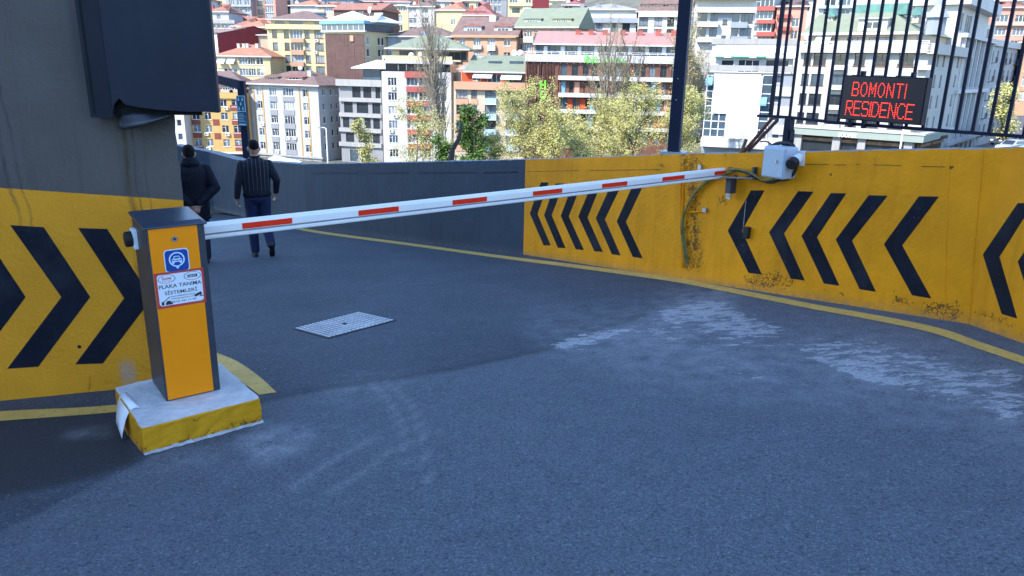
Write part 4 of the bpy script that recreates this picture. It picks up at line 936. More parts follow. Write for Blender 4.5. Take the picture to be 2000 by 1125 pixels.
def hair_cap(t, c, k, nape, m):
    """hair as a thin close shell: low at the nape, cut around the ears, high over the forehead"""
    mb = MB(); R = []
    for i in range(17):
        f_ = i/16; ring = []
        for j in range(28):
            q = 2*math.pi*j/28; back = (1-math.sin(q))/2          # 1 at the back, 0 in front
            low = -.62*nape*back**1.5+.34*(1-back)-.0*abs(math.cos(q)); ear = math.exp(-((abs(math.cos(q))-1)/.18)**2)*.16; low += ear
            z = low+(.992-low)*f_; rr = max(0, 1-abs(z)**2.5)**(1/2.5); wob = 1+.012*math.sin(7*q+i)
            ring.append(Vector((c[0]+.079*k*rr*math.cos(q)*wob, c[1]-.004+.1*k*rr*math.sin(q)*wob, c[2]+.004+.114*k*z)))
        R.append(ring)
    mb.rings(R); mb.build('hair', m, t, smooth=True)
def ex1(t):
    hair_cap(t, (.005, .035, 1.645), 1.0, .35, m_hair)
    mb = MB(); R = [ell_ring((0, -.004, z), rx, rx*.71, 28) for z, rx in ((.925, .193), (.93, .2), (.965, .205), (.985, .204), (.99, .197))]; mb.rings(R); mb.build('sweater_hem', m_jacket, t, smooth=True)
    mb = MB(); mb.rings([ell_ring((0, -.008, z), rx, rx*.98, 20) for z, rx in ((1.49, .082), (1.53, .078), (1.535, .07), (1.5, .066))]); mb.build('collar', m_jacket, t, smooth=True)
mf = G(509, 500); HD = rad(26)
person('man seen from behind in a pinstriped dark sweater and jeans walking down the ramp', Vector((mf.x+.02, mf.y, mf.z-.005)), HD, [m_skin, m_sweat, m_jean, m_shoe], pick1, b1, ex1, .968)
def b2(mb):
    torso(mb, [(.70, 0, -.01, .16, .13), (.74, 0, -.01, .205, .165), (.84, 0, -.005, .215, .17), (.98, 0, 0, .215, .168), (1.12, 0, -.005, .218, .165), (1.27, 0, -.015, .23, .165), (1.38, 0, -.02, .235, .15), (1.44, 0, -.015, .2, .13), (1.49, 0, -.01, .135, .105), (1.54, 0, 0, .09, .09)])
    head(mb, (0, .045, 1.63))
    limb(mb, [(-.2, -.02, 1.40), (-.30, -.09, 1.14), (-.06, -.2, .93)], [.082, .074, .056]); hand(mb, (-.045, -.212, .91), (.45, -.15, -1), (.9, -.1, .5), (.3, .9, 0))
    limb(mb, [(.2, -.02, 1.40), (.30, -.09, 1.14), (.07, -.2, .945)], [.082, .074, .056]); hand(mb, (.052, -.218, .92), (-.4, -.3, -1), (-.9, -.2, .5), (-.3, .9, 0))
    limb(mb, [(-.09, 0, .86), (-.095, .05, .48), (-.09, -.02, .11)], [.11, .084, .068]); shoe(mb, (-.09, -.1, 0), (-.105, .19, 0), (0, 0, 1))
    limb(mb, [(.09, 0, .86), (.1, .1, .49), (.105, .06, .11)], [.11, .084, .068]); shoe(mb, (.105, -.02, 0), (.12, .27, 0), (0, 0, 1))
def pick2(c):
    if c.z > 1.53: return 0
    if c.y < -.16 and abs(c.x) < .13 and c.z < .915 and c.y < -.185: return 0
    if c.z > .715: return 1
    return 3 if c.z < .085 else 2
def ex2(t):
    hair_cap(t, (0, .045, 1.63), 1.05, 1.0, m_hair)
    mb = MB(); mb.rings([ell_ring((0, -.012, z), rx, rx*.9, 22, tl_) for z, rx, tl_ in ((1.46, .15, 0), (1.51, .128, -.01), (1.56, .108, -.02), (1.565, .095, -.02), (1.5, .085, 0))]); mb.build('jacket_collar', m_jacket, t, smooth=True)
    mb = MB(); mb.rings([ell_ring((0, -.008, z), rx, rx*.8, 26) for z, rx in ((.69, .2), (.69, .219), (.73, .222), (.735, .21))]); mb.build('jacket_hem', m_jacket, t, smooth=True)
m2 = G(391, 516)
person('man in a black jacket with hands clasped behind his back beside the grey wall end', Vector((m2.x, m2.y, m2.z)), HD, [m_skin, m_jacket, m_trou, m_shoe], pick2, b2, ex2, .955)

# ================================================================== BUILDINGS ACROSS THE VALLEY
m_frame = mat('white_window_frame', (.70, .71, .72), .5, .05, 2); m_dframe = mat('dark_window_frame', (.05, .05, .055), .5, .1, 2); m_bframe = mat('brown_window_frame', (.13, .065, .04), .55, .15, 2)
GLASS = [mat('window_glass_dark', (.022, .028, .036), .12, .3, .4, spec=.6), mat('window_glass_blue', (.05, .075, .10), .15, .3, .5, spec=.6), mat('window_glass_curtain', (.26, .27, .28), .4, .35, 1.4), mat('window_glass_pale', (.13, .15, .17), .25, .4, .9, spec=.5)]
m_ac = mat('air_conditioner_casing', (.62, .62, .61), .5, .06, 3); m_dish = mat('dish_enamel', (.66, .66, .65), .45, .06, 3)
def facade(mb, W, z0, z1, ops, T, rec=.2, mrev=0):
    us = sorted({0, W, *[round(min(max(o[0], 0), W), 3) for o in ops], *[round(min(max(o[1], 0), W), 3) for o in ops]})
    zs = sorted({z0, z1, *[round(min(max(o[2], z0), z1), 3) for o in ops], *[round(min(max(o[3], z0), z1), 3) for o in ops]})
    for i in range(len(us)-1):
        j = 0
        while j < len(zs)-1:
            cu, cz = (us[i]+us[i+1])/2, (zs[j]+zs[j+1])/2
            if any(o[0] < cu < o[1] and o[2] < cz < o[3] for o in ops): j += 1; continue
            k = j+1
            while k < len(zs)-1 and not any(o[0] < cu < o[1] and o[2] < (zs[k]+zs[k+1])/2 < o[3] for o in ops): k += 1
            mb.quad(T(us[i], 0, zs[j]), T(us[i+1], 0, zs[j]), T(us[i+1], 0, zs[k]), T(us[i], 0, zs[k])); j = k
    for o in ops:
        a, b_, c_, d_ = o[:4]; r = o[4] if len(o) > 4 else rec
        mb.quad(T(a, 0, c_), T(b_, 0, c_), T(b_, r, c_), T(a, r, c_)); mb.quad(T(a, 0, d_), T(b_, 0, d_), T(b_, r, d_), T(a, r, d_))
        mb.quad(T(a, 0, c_), T(a, r, c_), T(a, r, d_), T(a, 0, d_)); mb.quad(T(b_, 0, c_), T(b_, r, c_), T(b_, r, d_), T(b_, 0, d_))
        mb.quad(T(a, r, c_), T(b_, r, c_), T(b_, r, d_), T(a, r, d_))
WCACHE = {}
def win_meshes(w_, h, div, fm, gi, sill):
    key = (w_, h, div, fm.name, gi, sill)
    if key not in WCACHE:
        mb = MB(); t = .07 if fm is not m_dframe else .05
        mb.box(-w_/2, -.03, 0, -w_/2+t, .05, h); mb.box(w_/2-t, -.03, 0, w_/2, .05, h); mb.box(-w_/2+t, -.03, 0, w_/2-t, .05, t); mb.box(-w_/2+t, -.03, h-t, w_/2-t, .05, h)
        for k in range(1, div): x = -w_/2+w_*k/div; mb.box(x-t*.6, -.025, t, x+t*.6, .045, h-t)
        if h > 1.2 and div > 1 and sill: mb.box(-w_/2+t, -.02, h*.7-t*.4, -w_/2+w_/div, .04, h*.7+t*.4)
        if sill: mb.box(-w_/2-.08, -.27, -.09, w_/2+.08, .0, -.0)
        g = MB(); g.box(-w_/2+.01, .0, .01, w_/2-.01, .02, h-.01)
        WCACHE[key] = (mb.mesh('window', fm), g.mesh('pane', GLASS[gi]))
    return WCACHE[key]
BR = random.Random(77)
class Bld:
    def __init__(s, label, m, c0, c1, depth, zb=None, name='apartment_building', cat='building', group=None):
        a = atY(*c0); b_ = atY(*c1); s.ztop = a.z; d = (b_-a); d.z = 0; s.W = d.length; s.D = depth; s.d = d.normalized(); s.n = Vector((s.d.y, -s.d.x, 0)); s.a = a
        mx, my = (a.x+b_.x)/2, (a.y+b_.y)/2
        s.zb = (min(terrain_z(a.x, a.y), terrain_z(b_.x, b_.y))-2) if zb is None else zb
        s.zb = min(s.zb, s.ztop-4)
        s.t = empty(name, (a.x, a.y, s.zb), math.atan2(s.d.y, s.d.x), label=label, cat=cat, group=group); s.H = s.ztop-s.zb; s.m = m
        s.fr = []; s.rt = []; s.lf = []; s.wins = []
    def uz(s, x, y, off=0.0):
        p = onp(x, y, s.a+s.n*off, s.n)-Vector((s.a.x, s.a.y, s.zb)); return p.dot(s.d), p.z
    def vz(s, x, y):     # on the right side face: depth, height
        P = s.a+s.d*s.W; p = onp(x, y, P, s.d)-Vector((s.a.x, s.a.y, s.zb)); return -p.dot(s.n), p.z
    def win(s, u, z, w_, h, div=2, fm=None, g=None, sill=True, side='F', rec=.2, pane=True):
        w_ = round(w_, 1); h = round(h, 1)
        W = s.W if side == 'F' else s.D
        if u-w_/2 < .1 or u+w_/2 > W-.1 or z+h > s.H-.05 or z < .1: return
        L_ = {'F': s.fr, 'R': s.rt, 'L': s.lf}[side]
        for o in L_:
            if not (u+w_/2 < o[0] or u-w_/2 > o[1] or z+h < o[2] or z > o[3]): return
        L_.append((u-w_/2, u+w_/2, z, z+h, rec+.04))
        if pane: s.wins.append((u, z, w_, h, div, fm or m_frame, BR.choice([0, 0, 1, 2, 3, 3]) if g is None else g, sill, side, rec))
    def grid(s, cols, rows, h, yref, xref, div=2, skip=(), **k):
        """cols: (photo x, width in m[, div]); rows: photo y of the window's middle"""
        for j, y in enumerate(rows):
            for i, c in enumerate(cols):
                if (i, j) in skip: continue
                u, _ = s.uz(c[0], yref); _, z = s.uz(xref, y); s.win(u, z-h/2, c[1], h, c[2] if len(c) > 2 else div, **k)
    def sgrid(s, cols, rows, w_, h, yref, xref, div=1, **k):
        for y in rows:
            for x in cols: v, _ = s.vz(x, yref); _, z = s.vz(xref, y); s.win(v, z-h/2, w_, h, div, side='R', **k)
    def rect(s, name, x0, y0, x1, y1, m, proud=.12, into=.05, lab=None, mb=None):
        ym, xm = (y0+y1)/2, (x0+x1)/2
        u0 = s.uz(x0, ym, proud)[0]; u1 = s.uz(x1, ym, proud)[0]; z0 = s.uz(xm, y1, proud)[1]; z1 = s.uz(xm, y0, proud)[1]
        return s.bx(name, u0, u1, z0, z1, m, -proud, into, lab)
    def bx(s, name, u0, u1, z0, z1, m, d0, d1, lab=None):
        mb = MB(); mb.box(u0, d0, z0, u1, d1, z1); o = mb.build(name, m, s.t)
        if lab: o['label'] = lab
        return o
    def walls(s):
        mb = MB(); W, D, H = s.W, s.D, s.H
        facade(mb, W, 0, H, s.fr, lambda u, d, z: (u, d, z)); facade(mb, D, 0, H, s.rt, lambda u, d, z: (W-d, u, z)); facade(mb, D, 0, H, s.lf, lambda u, d, z: (d, D-u, z))
        mb.quad((0, D, 0), (W, D, 0), (W, D, H), (0, D, H)); mb.quad((0, 0, H), (W, 0, H), (W, D, H), (0, D, H))
        mb.build('wall', s.m, s.t, fix=False)
        for u, z, w_, h, div, fm, g, sill, side, rec in s.wins:
            wm, gm = win_meshes(w_, h, div, fm, g, sill); o = lk(bpy.data.objects.new('window', wm)); o.parent = s.t
            o.location = {'F': (u, rec-.02, z), 'R': (s.W-rec+.02, u, z), 'L': (rec-.02, s.D-u, z)}[side]
            o.rotation_euler.z = {'F': 0, 'R': rad(90), 'L': rad(-90)}[side]
            p = lk(bpy.data.objects.new('pane', gm)); p.parent = o
        return s
    def roof(s, m, h, kind='hip', over=.5, u0=None, u1=None, d0=0, d1=None, z=None, inset=None, eave=None, name='roof'):
        u0 = 0 if u0 is None else u0; u1 = s.W if u1 is None else u1; d1 = s.D if d1 is None else d1; z = s.H if z is None else z
        a, b_, c_, d_ = u0-over, u1+over, d0-over, d1+over; t = .18; my = (c_+d_)/2; ins = (d_-c_)/2 if inset is None else inset
        if kind == 'gable': ins = 0
        mb = MB(); mb.mi = 0
        lo_ = [(a, c_), (b_, c_), (b_, d_), (a, d_)]
        if kind == 'shed': top = [(a, c_, z+t), (b_, c_, z+t), (b_, d_, z+t+h), (a, d_, z+t+h)]; mb.add([(x, y, z+.002) for x, y in lo_]+top, [(3, 2, 1, 0), (4, 5, 6, 7), (0, 1, 5, 4), (1, 2, 6, 5), (2, 3, 7, 6), (3, 0, 4, 7)])
        else:
            v_ = [(x, y, z+.002) for x, y in lo_]+[(x, y, z+t) for x, y in lo_]+[(a+ins, my, z+t+h), (b_-ins, my, z+t+h)]
            mb.add(v_, [(3, 2, 1, 0), (0, 1, 5, 4), (1, 2, 6, 5), (2, 3, 7, 6), (3, 0, 4, 7), (4, 5, 9, 8), (6, 7, 8, 9), (5, 6, 9), (7, 4, 8)])
        r = mb.build(name, m, s.t)
        if eave: mb = MB(); mb.box(a-.06, c_-.12, z-.02, b_+.06, c_-.002, z+.24); mb.build('gutter', eave, r)
        return r
    def upper(s, m, u0, u1, d0, d1, z1, z0=None, name='upper_storey', ops=None, fm=None, g=0, div=3):
        z0 = s.H if z0 is None else z0; mb = MB(); W = u1-u0
        o2 = [(o[0]-u0, o[1]-u0, o[2], o[3], .15) for o in (ops or [])]
        facade(mb, W, z0-.02, z1, o2, lambda u, d, z: (u0+u, d0+d, z))
        mb.quad((u1, d0, z0), (u1, d1, z0), (u1, d1, z1), (u1, d0, z1)); mb.quad((u0, d1, z0), (u0, d0, z0), (u0, d0, z1), (u0, d1, z1)); mb.quad((u0, d0, z1), (u1, d0, z1), (u1, d1, z1), (u0, d1, z1)); mb.quad((u0, d1, z0), (u1, d1, z0), (u1, d1, z1), (u0, d1, z1))
        st_ = mb.build(name, m, s.t, fix=False)
        for o in (ops or []):
            w_, h = round(o[1]-o[0], 1), round(o[3]-o[2], 1); wm, gm = win_meshes(w_, h, o[4] if len(o) > 4 else div, fm or m_frame, g if g is not None else BR.choice([0, 1, 2, 3]), False)
            q = lk(bpy.data.objects.new('window', wm)); q.parent = s.t; q.location = ((o[0]+o[1])/2, d0+.1, o[2]); p = lk(bpy.data.objects.new('pane', gm)); p.parent = q
        return st_
    def balcony(s, x0, y0, x1, y1, m, proj=1.0, glass=False, name='balcony'):
        ym, xm = (y0+y1)/2, (x0+x1)/2
        u0, u1, z0, z1 = s.uz(x0, ym, proj)[0], s.uz(x1, ym, proj)[0], s.uz(xm, y1, proj)[1], s.uz(xm, y0, proj)[1]
        mb = MB(); t = .08; mb.box(u0, -proj, z0-.12, u1, .05, z0); sl_ = mb.build(name, m_frame if glass else m, s.t)
        mb = MB(); mb.box(u0, -proj, z0, u1, -proj+t, z1); mb.box(u0, -proj+t, z0, u0+t, .02, z1); mb.box(u1-t, -proj+t, z0, u1, .02, z1); mb.build('parapet', m, sl_)
    def rail(s, x0, y0, x1, y1, m, proj=.0, n=3):
        ym, xm = (y0+y1)/2, (x0+x1)/2
        u0, u1, z0, z1 = s.uz(x0, ym, proj)[0], s.uz(x1, ym, proj)[0], s.uz(xm, y1, proj)[1], s.uz(xm, y0, proj)[1]; mb = MB()
        for k in range(n): z = z0+(z1-z0)*(k+1)/n; mb.box(u0, -proj-.03, z-.04, u1, -proj+.03, z+.02)
        k = max(2, int((u1-u0)/1.4))
        for i in range(k+1): u = u0+(u1-u0)*i/k; mb.box(u-.03, -proj-.02, z0, u+.03, -proj+.02, z1-.04)
        mb.build('railing', m, s.t)
    def ac(s, x, y):
        u, z = s.uz(x, y, .35); z -= .3
        if 'ac' not in WCACHE:
            mb = MB(); mb.box(-.42, -.38, 0, .42, -.06, .6); mb.tube([(-.12, -.4, .3), (-.12, -.38, .3)], .22, 14); f_ = MB(); f_.tube([(-.12, -.405, .3), (-.12, -.4, .3)], .19, 14); WCACHE['ac'] = (mb.mesh('air_conditioner', m_ac), f_.mesh('fan_grille', m_dframe))
        o = lk(bpy.data.objects.new('air_conditioner', WCACHE['ac'][0])); o.parent = s.t; o.location = (u, 0.06, z); p = lk(bpy.data.objects.new('fan_grille', WCACHE['ac'][1])); p.parent = o
    def dish(s, x, y, off=-1.5, r=.55):
        u, z = s.uz(x, y, off)
        if 'dish' not in WCACHE:
            mb = MB(); R = []
            for i in range(1, 6): R.append([Vector((.1*i*math.cos(a), -.35+.35*(.1*i/.5)**2*.4, .9+.1*i*math.sin(a))) for a in [2*math.pi*k/14 for k in range(14)]])
            mb.rings(R); mb.tube([(0, .0, -.6), (0, -.25, .85)], .03, 5); mb.tube([(0, -.3, .5), (0, -.75, .85)], .02, 4); WCACHE['dish'] = mb.mesh('satellite_dish', m_dish)
        o = lk(bpy.data.objects.new('satellite_dish', WCACHE['dish'])); o.parent = s.t; k = r/.5; o.scale = (k, k, k); o.location = (u, -off, z-.9*k); o.rotation_euler.z = BR.uniform(-.5, .5)
    def chimney(s, x, y0, y1, w_, m, d=3.0):
        u, z1 = s.uz(x, y0, -d); z0 = s.uz(x, y1, -d)[1]; mb = MB(); mb.box(u-w_/2, d-w_/2, z0-.4, u+w_/2, d+w_/2, z1); mb.box(u-w_/2-.06, d-w_/2-.06, z1, u+w_/2+.06, d+w_/2+.06, z1+.1); mb.build('chimney', m, s.t)
    def dormer(s, x, y0, y1, w_, m, rm, d=1.6, n=3, deep=2.2, peak=.5):
        u, z1 = s.uz(x, y0, -d); z0 = s.uz(x, y1, -d)[1]; h = z1-z0; mb = MB(); mb.box(u-w_/2, d, z0-.3, u+w_/2, d+deep, z1); dm = mb.build('dormer', m, s.t)
        mb = MB(); mb.add([(u-w_/2-.3, d-.35, z1), (u+w_/2+.3, d-.35, z1), (u+w_/2+.3, d+deep, z1+.06), (u-w_/2-.3, d+deep, z1+.06), (u-w_/2-.3, d-.35, z1+.12), (u, d-.35, z1+.12+peak), (u+w_/2+.3, d-.35, z1+.12), (u-w_/2-.3, d+deep, z1+.2), (u, d+deep, z1+.2+peak), (u+w_/2+.3, d+deep, z1+.2)],
            [(0, 1, 2, 3), (0, 4, 5, 6, 1), (3, 2, 9, 8, 7), (4, 7, 8, 5), (5, 8, 9, 6), (0, 3, 7, 4), (1, 6, 9, 2)]); mb.build('dormer_roof', rm, dm)
        wm, gm = win_meshes(round(w_*.62, 1), round(max(.5, h*.62), 1), n, m_frame, 0, False)
        o = lk(bpy.data.objects.new('window', wm)); o.parent = s.t; o.location = (u, d-.04, z0+h*.2); p = lk(bpy.data.objects.new('pane', gm)); p.parent = o
    def awning(s, x0, y0, x1, y1, m, proj=1.6, back=0.0):
        ym = (y0+y1)/2; u0, u1 = s.uz(x0, ym, -back)[0], s.uz(x1, ym, -back)[0]; zt_ = s.uz((x0+x1)/2, y0, -back)[1]; zb_ = s.uz((x0+x1)/2, y1, proj-back)[1]
        mb = MB(); mb.add([(u0, back, zt_), (u1, back, zt_), (u1, back-proj, zb_), (u0, back-proj, zb_), (u0, back, zt_-.06), (u1, back, zt_-.06), (u1, back-proj, zb_-.25), (u0, back-proj, zb_-.25)], [(0, 1, 2, 3), (3, 2, 6, 7), (4, 7, 6, 5), (0, 3, 7, 4), (1, 5, 6, 2), (0, 4, 5, 1)]); mb.build('awning', m, s.t)
# facade paints and roofs
C_ = lambda nm, c, **k: mat(nm, c, .85, .07, .35, .15, 6, dirt=k.get('dirt', .12), spec=.25)
w_white = C_('white_render', (.48, .465, .445)); w_grey = C_('pale_grey_render', (.36, .36, .36), dirt=.3); w_yel = C_('ochre_render', (.47, .30, .11)); w_cream = C_('cream_render', (.52, .44, .25)); w_dgrey = C_('mid_grey_render', (.22, .22, .23)); w_stone = C_('beige_stone', (.42, .35, .27))
w_peach = C_('peach_render', (.42, .25, .16)); w_red = C_('brick_red_panel', (.33, .09, .075)); w_mar = C_('maroon_render', (.16, .028, .034)); w_brn = mat('brown_cladding', (.085, .042, .034), .6, .25, .5, .2, 3, dirt=.4); w_must = C_('mustard_strip', (.36, .21, .06)); w_brick = C_('maroon_panel', (.20, .06, .045))
w_blue = C_('blue_grey_render', (.25, .275, .315)); w_vwhite = C_('ivory_render', (.40, .385, .355)); w_pink = C_('salmon_render', (.55, .27, .2)); w_or = C_('orange_red_render', (.42, .07, .03)); w_wood = mat('terracotta_slats', (.135, .055, .038), .7, .3, 1.5, .2, 4); w_pale = C_('silver_panel', (.50, .50, .53)); w_concb = C_('raw_concrete_band', (.30, .295, .285), dirt=.45); w_lime = C_('lime_render', (.5, .5, .27)); w_tan = C_('tan_render', (.46, .38, .23))
r_red = tile('red_tile', (.27, .125, .09)); r_or = tile('orange_tile', (.34, .15, .095)); r_brn = tile('brown_tile', (.16, .105, .09)); r_grn = tile('green_roof_sheet', (.18, .205, .145), 2.2, .1); r_pink = tile('pink_roof_sheet', (.36, .19, .165), 2.2, .1); r_mar = tile('maroon_tile', (.24, .10, .09)); r_wht = mat('white_roof_sheet', (.64, .66, .68), .6, .06, .6); r_gry = tile('grey_roof', (.28, .27, .26)); r_teal = tile('teal_roof', (.1, .22, .19))
m_bglass = mat('blue_glass_railing', (.33, .48, .58), .2, .1, 1, spec=.6); m_skyb = mat('blue_canopy', (.14, .29, .43), .5, .1, 2); m_dgl = GLASS[0]; m_cgl = GLASS[1]; m_grnaw = mat('green_awning', (.01, .16, .11), .7, .1, 2); m_sign = mat('sage_fascia', (.24, .28, .24), .5, .05, 1); m_lime = emis('green_sign_face', (.10, .75, .02), .5); m_wsign = mat('white_sign_letter', (.72, .72, .72), .5, .03, 2)
def sign_text(b_, body, x0, y0, x1, y1, m, proud=.2, bold=.03, extr=.08, name='sign_lettering', side=False):
    o = text_obj(name, body, 1, m, b_.t, extr, bold); X = [v.co.x for v in o.data.vertices]; Y = [v.co.y for v in o.data.vertices]; ym, xm = (y0+y1)/2, (x0+x1)/2
    if not side:
        u0, u1 = b_.uz(x0, ym, proud)[0], b_.uz(x1, ym, proud)[0]; z0, z1 = b_.uz(xm, y1, proud)[1], b_.uz(xm, y0, proud)[1]
    else:
        u0, u1 = b_.vz(x0, ym)[0], b_.vz(x1, ym)[0]; z0, z1 = b_.vz(xm, y1)[1], b_.vz(xm, y0)[1]
    sx_, sy = (u1-u0)/(max(X)-min(X)), (z1-z0)/(max(Y)-min(Y)); o.scale = (sx_, sy, 1); uc, zc2 = (u0+u1)/2-sx_*(max(X)+min(X))/2, (z0+z1)/2-sy*(max(Y)+min(Y))/2
    if not side: o.rotation_euler = (rad(90), 0, 0); o.location = (uc, -proud, zc2)
    else: o.rotation_euler = (rad(90), 0, rad(90)); o.location = (b_.W+proud, uc, zc2)
    return o

# 1 ochre block at the far left
B = Bld('ochre apartment block with maroon panels and air conditioners, lower left', w_yel, (357, 181, 161), (481, 183, 161), 12)
B.grid([(368, 1.3), (385, 1.6), (408, 1.4), (440.5, 1.4), (464, 1.6)], [201, 227, 252, 279], 1.5, 252, 440)
B.walls()
for y in (209, 236, 262, 287):
    for x in (385, 464):
        u, z = B.uz(x+(y-252)*.13, y+2); B.bx('panel', u-.95, u+.95, z-.6, z+.6, w_brick, -.06, .03)
for x, y in ((422, 239), (425, 266)): B.rect('panel', x-6, y-6, x+6.5, y+6, w_brick, .05)
for x, y in ((441, 212), (364, 262), (403, 262), (444, 263), (407, 290), (365, 237)): B.ac(x, y)
B.rect('parapet', 352, 181, 482, 192, w_yel, .35); B.rect('shop_band', 350, 297, 486, 300, w_white, .6); B.rect('shopfront', 352, 300.5, 486, 312, m_dgl, .1)
B.roof(r_brn, 3.4, z=B.H+.9, d0=1.5); B.upper(w_pink, .5, B.W-.5, 1.6, 11, B.H+.9); B.dormer(442, 168, 178, 2.6, w_stone, r_brn, 1.0); B.dormer(461, 167, 178, 3, w_stone, r_brn, 1.0)
# white neighbour, sliver at far left
B = Bld('narrow white block half hidden left of the ochre block', w_white, (318, 196, 158), (356, 197, 158), 12); B.grid([(351, .9, 1)], [240, 267, 290], 1.3, 252, 351, side='F'); B.walls(); B.roof(r_brn, 2)
# 2 grey-white block
B = Bld('pale grey block with mustard strips and a brown hipped roof', w_grey, (484, 164, 163), (621, 172, 156), 12.5)
B.grid([(510, 1.3), (599.5, 1.4)], [180, 206, 233, 259, 286], 1.5, 233, 540); B.grid([(536.5, 1.7, 3), (566, 2.6, 4)], [179, 206, 233, 258, 285], 1.6, 233, 540)
B.sgrid([634, 649, 659], [180, 208, 234, 260, 286], .8, 1.3, 230, 640)
B.walls()
for y in (193, 219.5, 246, 272, 297):
    for x, w_ in ((536.5, 1.9), (566, 2.9)): u, z = B.uz(x+(y-233)*.06, y); B.bx('spandrel', u-w_/2, u+w_/2, z-.55, z+.5, w_dgrey, -.12, .03)
for x in (500, 517, 588, 605): u, z = B.uz(x, 235); B.bx('mustard_strip', u-.14, u+.14, B.H-15.5, B.H-.6, w_must, -.07, .03)
for x, y in ((512, 243), (562, 271), (575, 270), (541, 297)): B.ac(x, y)
B.roof(r_brn, 2.6, over=.9, eave=w_white); B.dormer(530, 151, 157, 3.4, w_stone, r_brn, 1.8); B.dormer(574, 151, 157, 4.2, w_stone, r_mar, 1.6); B.chimney(606, 139, 150, .8, w_white, 4); B.dish(515, 137, -5)
B.rect('shop_band', 500, 303, 630, 306, w_concb, .4)
# 3 dark office
B = Bld('low dark grey office with wide tinted glazing and pale slabs', w_dgrey, (661, 157, 157), (744, 157, 154), 14, name='office_building')
for y, h, xs_ in ((180, 3.0, ((660, 680.5), (688, 704), (709.5, 725), (733, 743))), (210.5, 2.9, ((672, 689), (697, 719), (727, 743))), (240, 2.9, ((670, 682.5), (691.5, 706), (712, 724), (729, 742))), (269, 2.7, ((676, 691.5), (700.5, 721), (728, 742)))):
    for a, c_ in xs_:
        u0 = B.uz(a, y)[0]; u1 = B.uz(c_, y)[0]; z = B.uz(700, y)[1]; B.win((u0+u1)/2, z-h/2*.72, u1-u0, h*.72, 1, m_dframe, 0, False)
for a, c_ in ((684, 700), (706, 722)):
    u0 = B.uz(a, 305)[0]; u1 = B.uz(c_, 305)[0]; z = B.uz(700, 304)[1]; B.win((u0+u1)/2, z-1.2, u1-u0, 2.4, 1, m_dframe, 1, False)
B.walls()
for y0, y1 in ((191.5, 199), (221.5, 229), (251, 258.5), (279, 287)): B.rect('floor_slab', 662, y0, 744.5, y1, w_concb, .5)
B.rect('roof_fascia', 655, 155.5, 745, 168.5, w_concb, .9); B.upper(m_cgl, 4.5, 8.5, 2, 6, B.H+2.4, ops=None); B.roof(r_wht, 1.6, u0=3.2, u1=10, d0=1, d1=8, z=B.H+2.4, over=.5)
# 4 white block with red panels
B = Bld('tall white block with red loggia panels and a green hipped roof', w_white, (745, 139, 148), (881, 141, 147), 13)
rows = [159.4, 188, 215, 243, 271.5, 299]
B.grid([(767.5, 1.7, 3), (863.5, 1.7, 3)], rows, 1.5, 215, 765); B.grid([(805.5, 2.1, 3), (829.5, 2.1, 3)], rows, 1.55, 215, 820, sill=False, rec=.5)
B.walls()
B.rect('red_panel', 790, 139.5, 840.5, 152, w_red, .7)
for y0, y1 in ((168.5, 180), (197, 207.5), (225, 235), (253, 263), (281, 291)):
    for a, c_ in ((794, 816.5), (818, 840.5)): B.rect('red_panel', a+(y0-200)*.03, y0, c_+(y0-200)*.03, y1, w_red, .25)
for x, y in ((767, 172), (772, 227), (856, 230), (764, 256)): B.ac(x, y)
B.upper(m_dgl, .5, B.W-.4, 1.2, 12.5, B.H+1.8, name='glazed_storey'); 
for x in (777, 793, 815, 838): B.rect('mullion', x, 126, x+1.6, 137, m_frame, -1.1, 1.25)
zt_ = B.uz(800, 121, .6)[1]; B.bx('roof_slab', -1.0, B.W+.4, zt_-.3, zt_+.25, w_white, -.7, 13)
zp = B.uz(800, 109, 0)[1]; B.bx('cream_parapet', .2, B.W+.2, zt_+.25, zp, w_cream, -.1, .2); B.upper(w_tan, 1.6, B.W+1.5, 2.4, 13, zp+1.2, z0=zt_+.2, ops=[(3, 6.2, zp+.1, zp+1.0, 5), (10, 16, zp-.6, zp+.9, 5)], fm=m_bframe)
B.roof(r_grn, 2.7, u0=1.2, u1=B.W+2.5, d0=2, d1=13, z=zp+1.2, over=.8, eave=w_white); B.dish(803, 108, -.5); B.dish(822, 107, -.8); B.ac(752, 116); B.chimney(862, 76, 90, .5, w_pale, 5)
# 5 stone and peach block
B = Bld('beige stone block with peach bands and glass balconies behind the leafy tree', w_stone, (886, 161, 143), (1027, 162, 141), 13)
rows = [184, 214.5, 244.5, 275]
B.grid([(902, 2.1, 3), (926, 1.1, 2)], rows, 1.6, 214, 926, fm=m_bframe); B.grid([(958, 2.1, 2), (1000, 2.2, 4)], rows, 2.2, 214, 980, fm=m_dframe, sill=False)
B.walls()
for y in rows:
    for a, c_ in ((946, 969), (987, 1013)): B.balcony(a, y+8, c_, y+19, m_bglass, .9, True)
    for a, c_ in ((890, 915), (919.5, 933)): B.rect('peach_panel', a, y+9, c_, y+20.5, w_peach, .1)
B.rect('parapet_band', 886, 160.5, 1028.5, 176, w_peach, .8, .3)
z1 = B.uz(960, 142, -1.5)[1]; B.upper(w_or, 1.2, 9.2, 1.6, 12, z1, ops=[(3.2, 4.8, B.H+.3, z1-.4, 2), (6, 8.6, B.H+.1, z1-.3, 3)], g=1); B.upper(w_stone, 9.2, B.W-.1, 2.2, 12, z1, ops=[(10, 12.6, B.H+.2, z1-.4, 3)], g=1)
B.roof(r_grn, 3.0, 'shed', u0=2.2, u1=B.W-.2, d0=1.2, d1=9, z=z1, over=.5, eave=w_white); B.roof(r_gry, 2.4, 'hip', u0=-.2, u1=7, d0=4, d1=13, z=z1+.4, over=.2, name='grey_roof')
